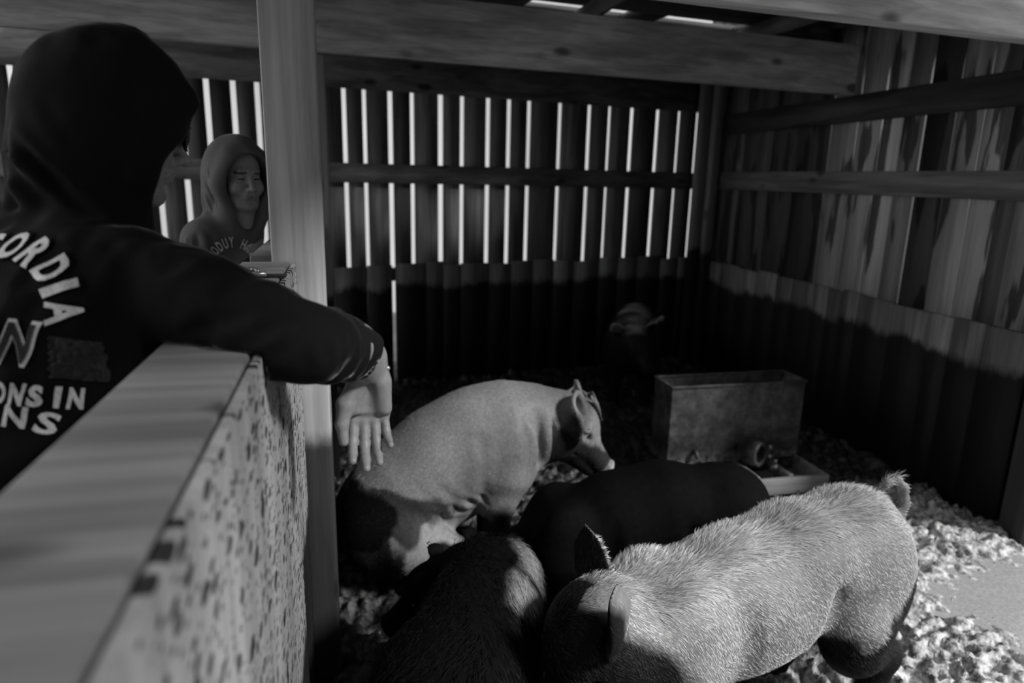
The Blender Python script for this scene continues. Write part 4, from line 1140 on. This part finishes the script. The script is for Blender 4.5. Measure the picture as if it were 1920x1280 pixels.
F.chain([((-.49, 2.57, 1.355), .075), ((-.53, 2.56, 1.12), .060), ((-.49, 2.46, 1.0), .043)], .03)
F.chain([((-.39, 2.74, 1.35), .068), ((-.42, 2.83, 1.13), .056), ((-.455, 2.81, 1.0), .043)], .03)
R3 = MhB.to_3x3()
F.ell(HB((-.02, 0, .020)), (.118, .104, .122), .04, rot=R3)
F.ell(HB((-.05, 0, -.05)), (.100, .092, .12), .04, rot=R3)
F.cone(HB((.03, 0, .095)), HB((.066, 0, .078)), .040, .030, .04)
for y in (-1, 1):
    F.cone(HB((.05, .050 * y, .065)), HB((.035, .082 * y, -.02)), .030, .024, .03)
    F.cone(HB((.035, .082 * y, -.02)), HB((.045, .055 * y, -.12)), .024, .022, .03)
    F.cone(HB((.045, .055 * y, -.12)), HB((.055, .010 * y, -.20)), .022, .020, .03)
F.cone(HB((-.05, 0, -.11)), (-.395, 2.65, 1.42), .085, .095, .05)
F.ell(HB((.075, 0, -.010)), (.085, .074, .100), .012, 'sub', rot=R3)
F.ell(HB((.0, 0, .0)), (.102, .084, .106), .01, 'sub', rot=R3)
F.ell(HB((.085, 0, -.10)), (.055, .045, .075), .015, 'sub', rot=R3)
V, Q = F.mesh(); N = vnormals(V, Q)
L_ = [((-.53, 2.50, 1.41), (-.56, 2.50, 1.25), .009, .011), ((-.50, 2.49, 1.42), (-.50, 2.49, 1.27), -.010, .010), ((-.47, 2.49, 1.40), (-.46, 2.50, 1.28), .008, .011)]
for y in (-1, 1):
    for a, b_, dp, w_ in (((-.03, .118, -.01), (.06, .035, -.195), -.009, .007), ((-.05, .115, -.04), (.04, .055, -.205), .009, .008), ((-.07, .10, -.08), (.01, .08, -.21), -.009, .009), ((.0, .110, .04), (.03, .088, -.10), -.005, .006)):
        L_.append((HB((a[0], a[1] * y, a[2])), HB((b_[0], b_[1] * y, b_[2])), dp, w_))
V = creases(V, N, L_)
V = V + N * (.008 * (fbm(V, 14, 3, 92) - .5))[:, None] * np.where(V[:, 2] < 1.42, 1, .3)[:, None]
hb_o = link('hooded_sweatshirt', mesh_np('hooded_sweatshirt', V, Q, None, True, np.ones(len(V))), M_hoodb, boy_o)
treeb = BVHTree.FromPolygons([tuple(v) for v in V], [tuple(int(i) for i in q) for q in Q])
nC = Vector((.35, -.93, 0)).normalized(); sC = Vector((.93, .35, 0)).normalized(); uC = Vector((0, 0, 1))
axb = (Vector((-.375, 2.52, 1.275)), sC, uC, nC)
txt = 'IODUY HAT'; it = []
M_print2 = cloth('grey_lettering', .45, 0, 300)
for i_, c_ in enumerate(txt):
    if c_ == ' ': continue
    g_ = math.radians(150 - 14.5 * i_)
    it.append((c_, -.012 + .085 * math.cos(g_), .0 + .085 * math.sin(g_), .016 if c_ != 'I' else .006, .036, g_ - math.pi / 2))
letters('arched_lettering', it, M_print2, hb_o, .004, treeb, axb)
F = Field(axis(-.68, -.2, .009), axis(2.4, 2.95, .009), axis(.05, 1.0, .010))
F.cone((-.44, 2.65, .96), (-.44, 2.65, .90), .105, .11, .04)
for sx_ in (-1, 1):
    o = Vector((.065 * sx_, .05 * sx_, 0))
    F.chain([(tuple(Vector((-.44, 2.65, .88)) + o), .098), (tuple(Vector((-.44, 2.65, .48)) + o * 1.2), .068), (tuple(Vector((-.44, 2.68, .10)) + o * 1.3), .056)], .03)
V, Q = F.mesh(); link('jeans', mesh_np('jeans', V, Q, None, True, np.ones(len(V))), M_jeans, boy_o)
for sx_ in (-1, 1):
    o = Vector((.065 * sx_, .05 * sx_, 0)) * 1.3
    F = Field(axis(-.68, -.2, .007), axis(2.4, 2.95, .007), axis(-.02, .14, .007))
    F.cone(tuple(Vector((-.445, 2.69, .05)) + o), tuple(Vector((-.405, 2.53, .04)) + o), .046, .038, .03)
    F.plane_cut((0, 0, .002), (0, 0, -1))
    V, Q = F.mesh(); link('shoe', mesh_np('shoe', V, Q, None, True, np.ones(len(V))), M_shoe, boy_o)
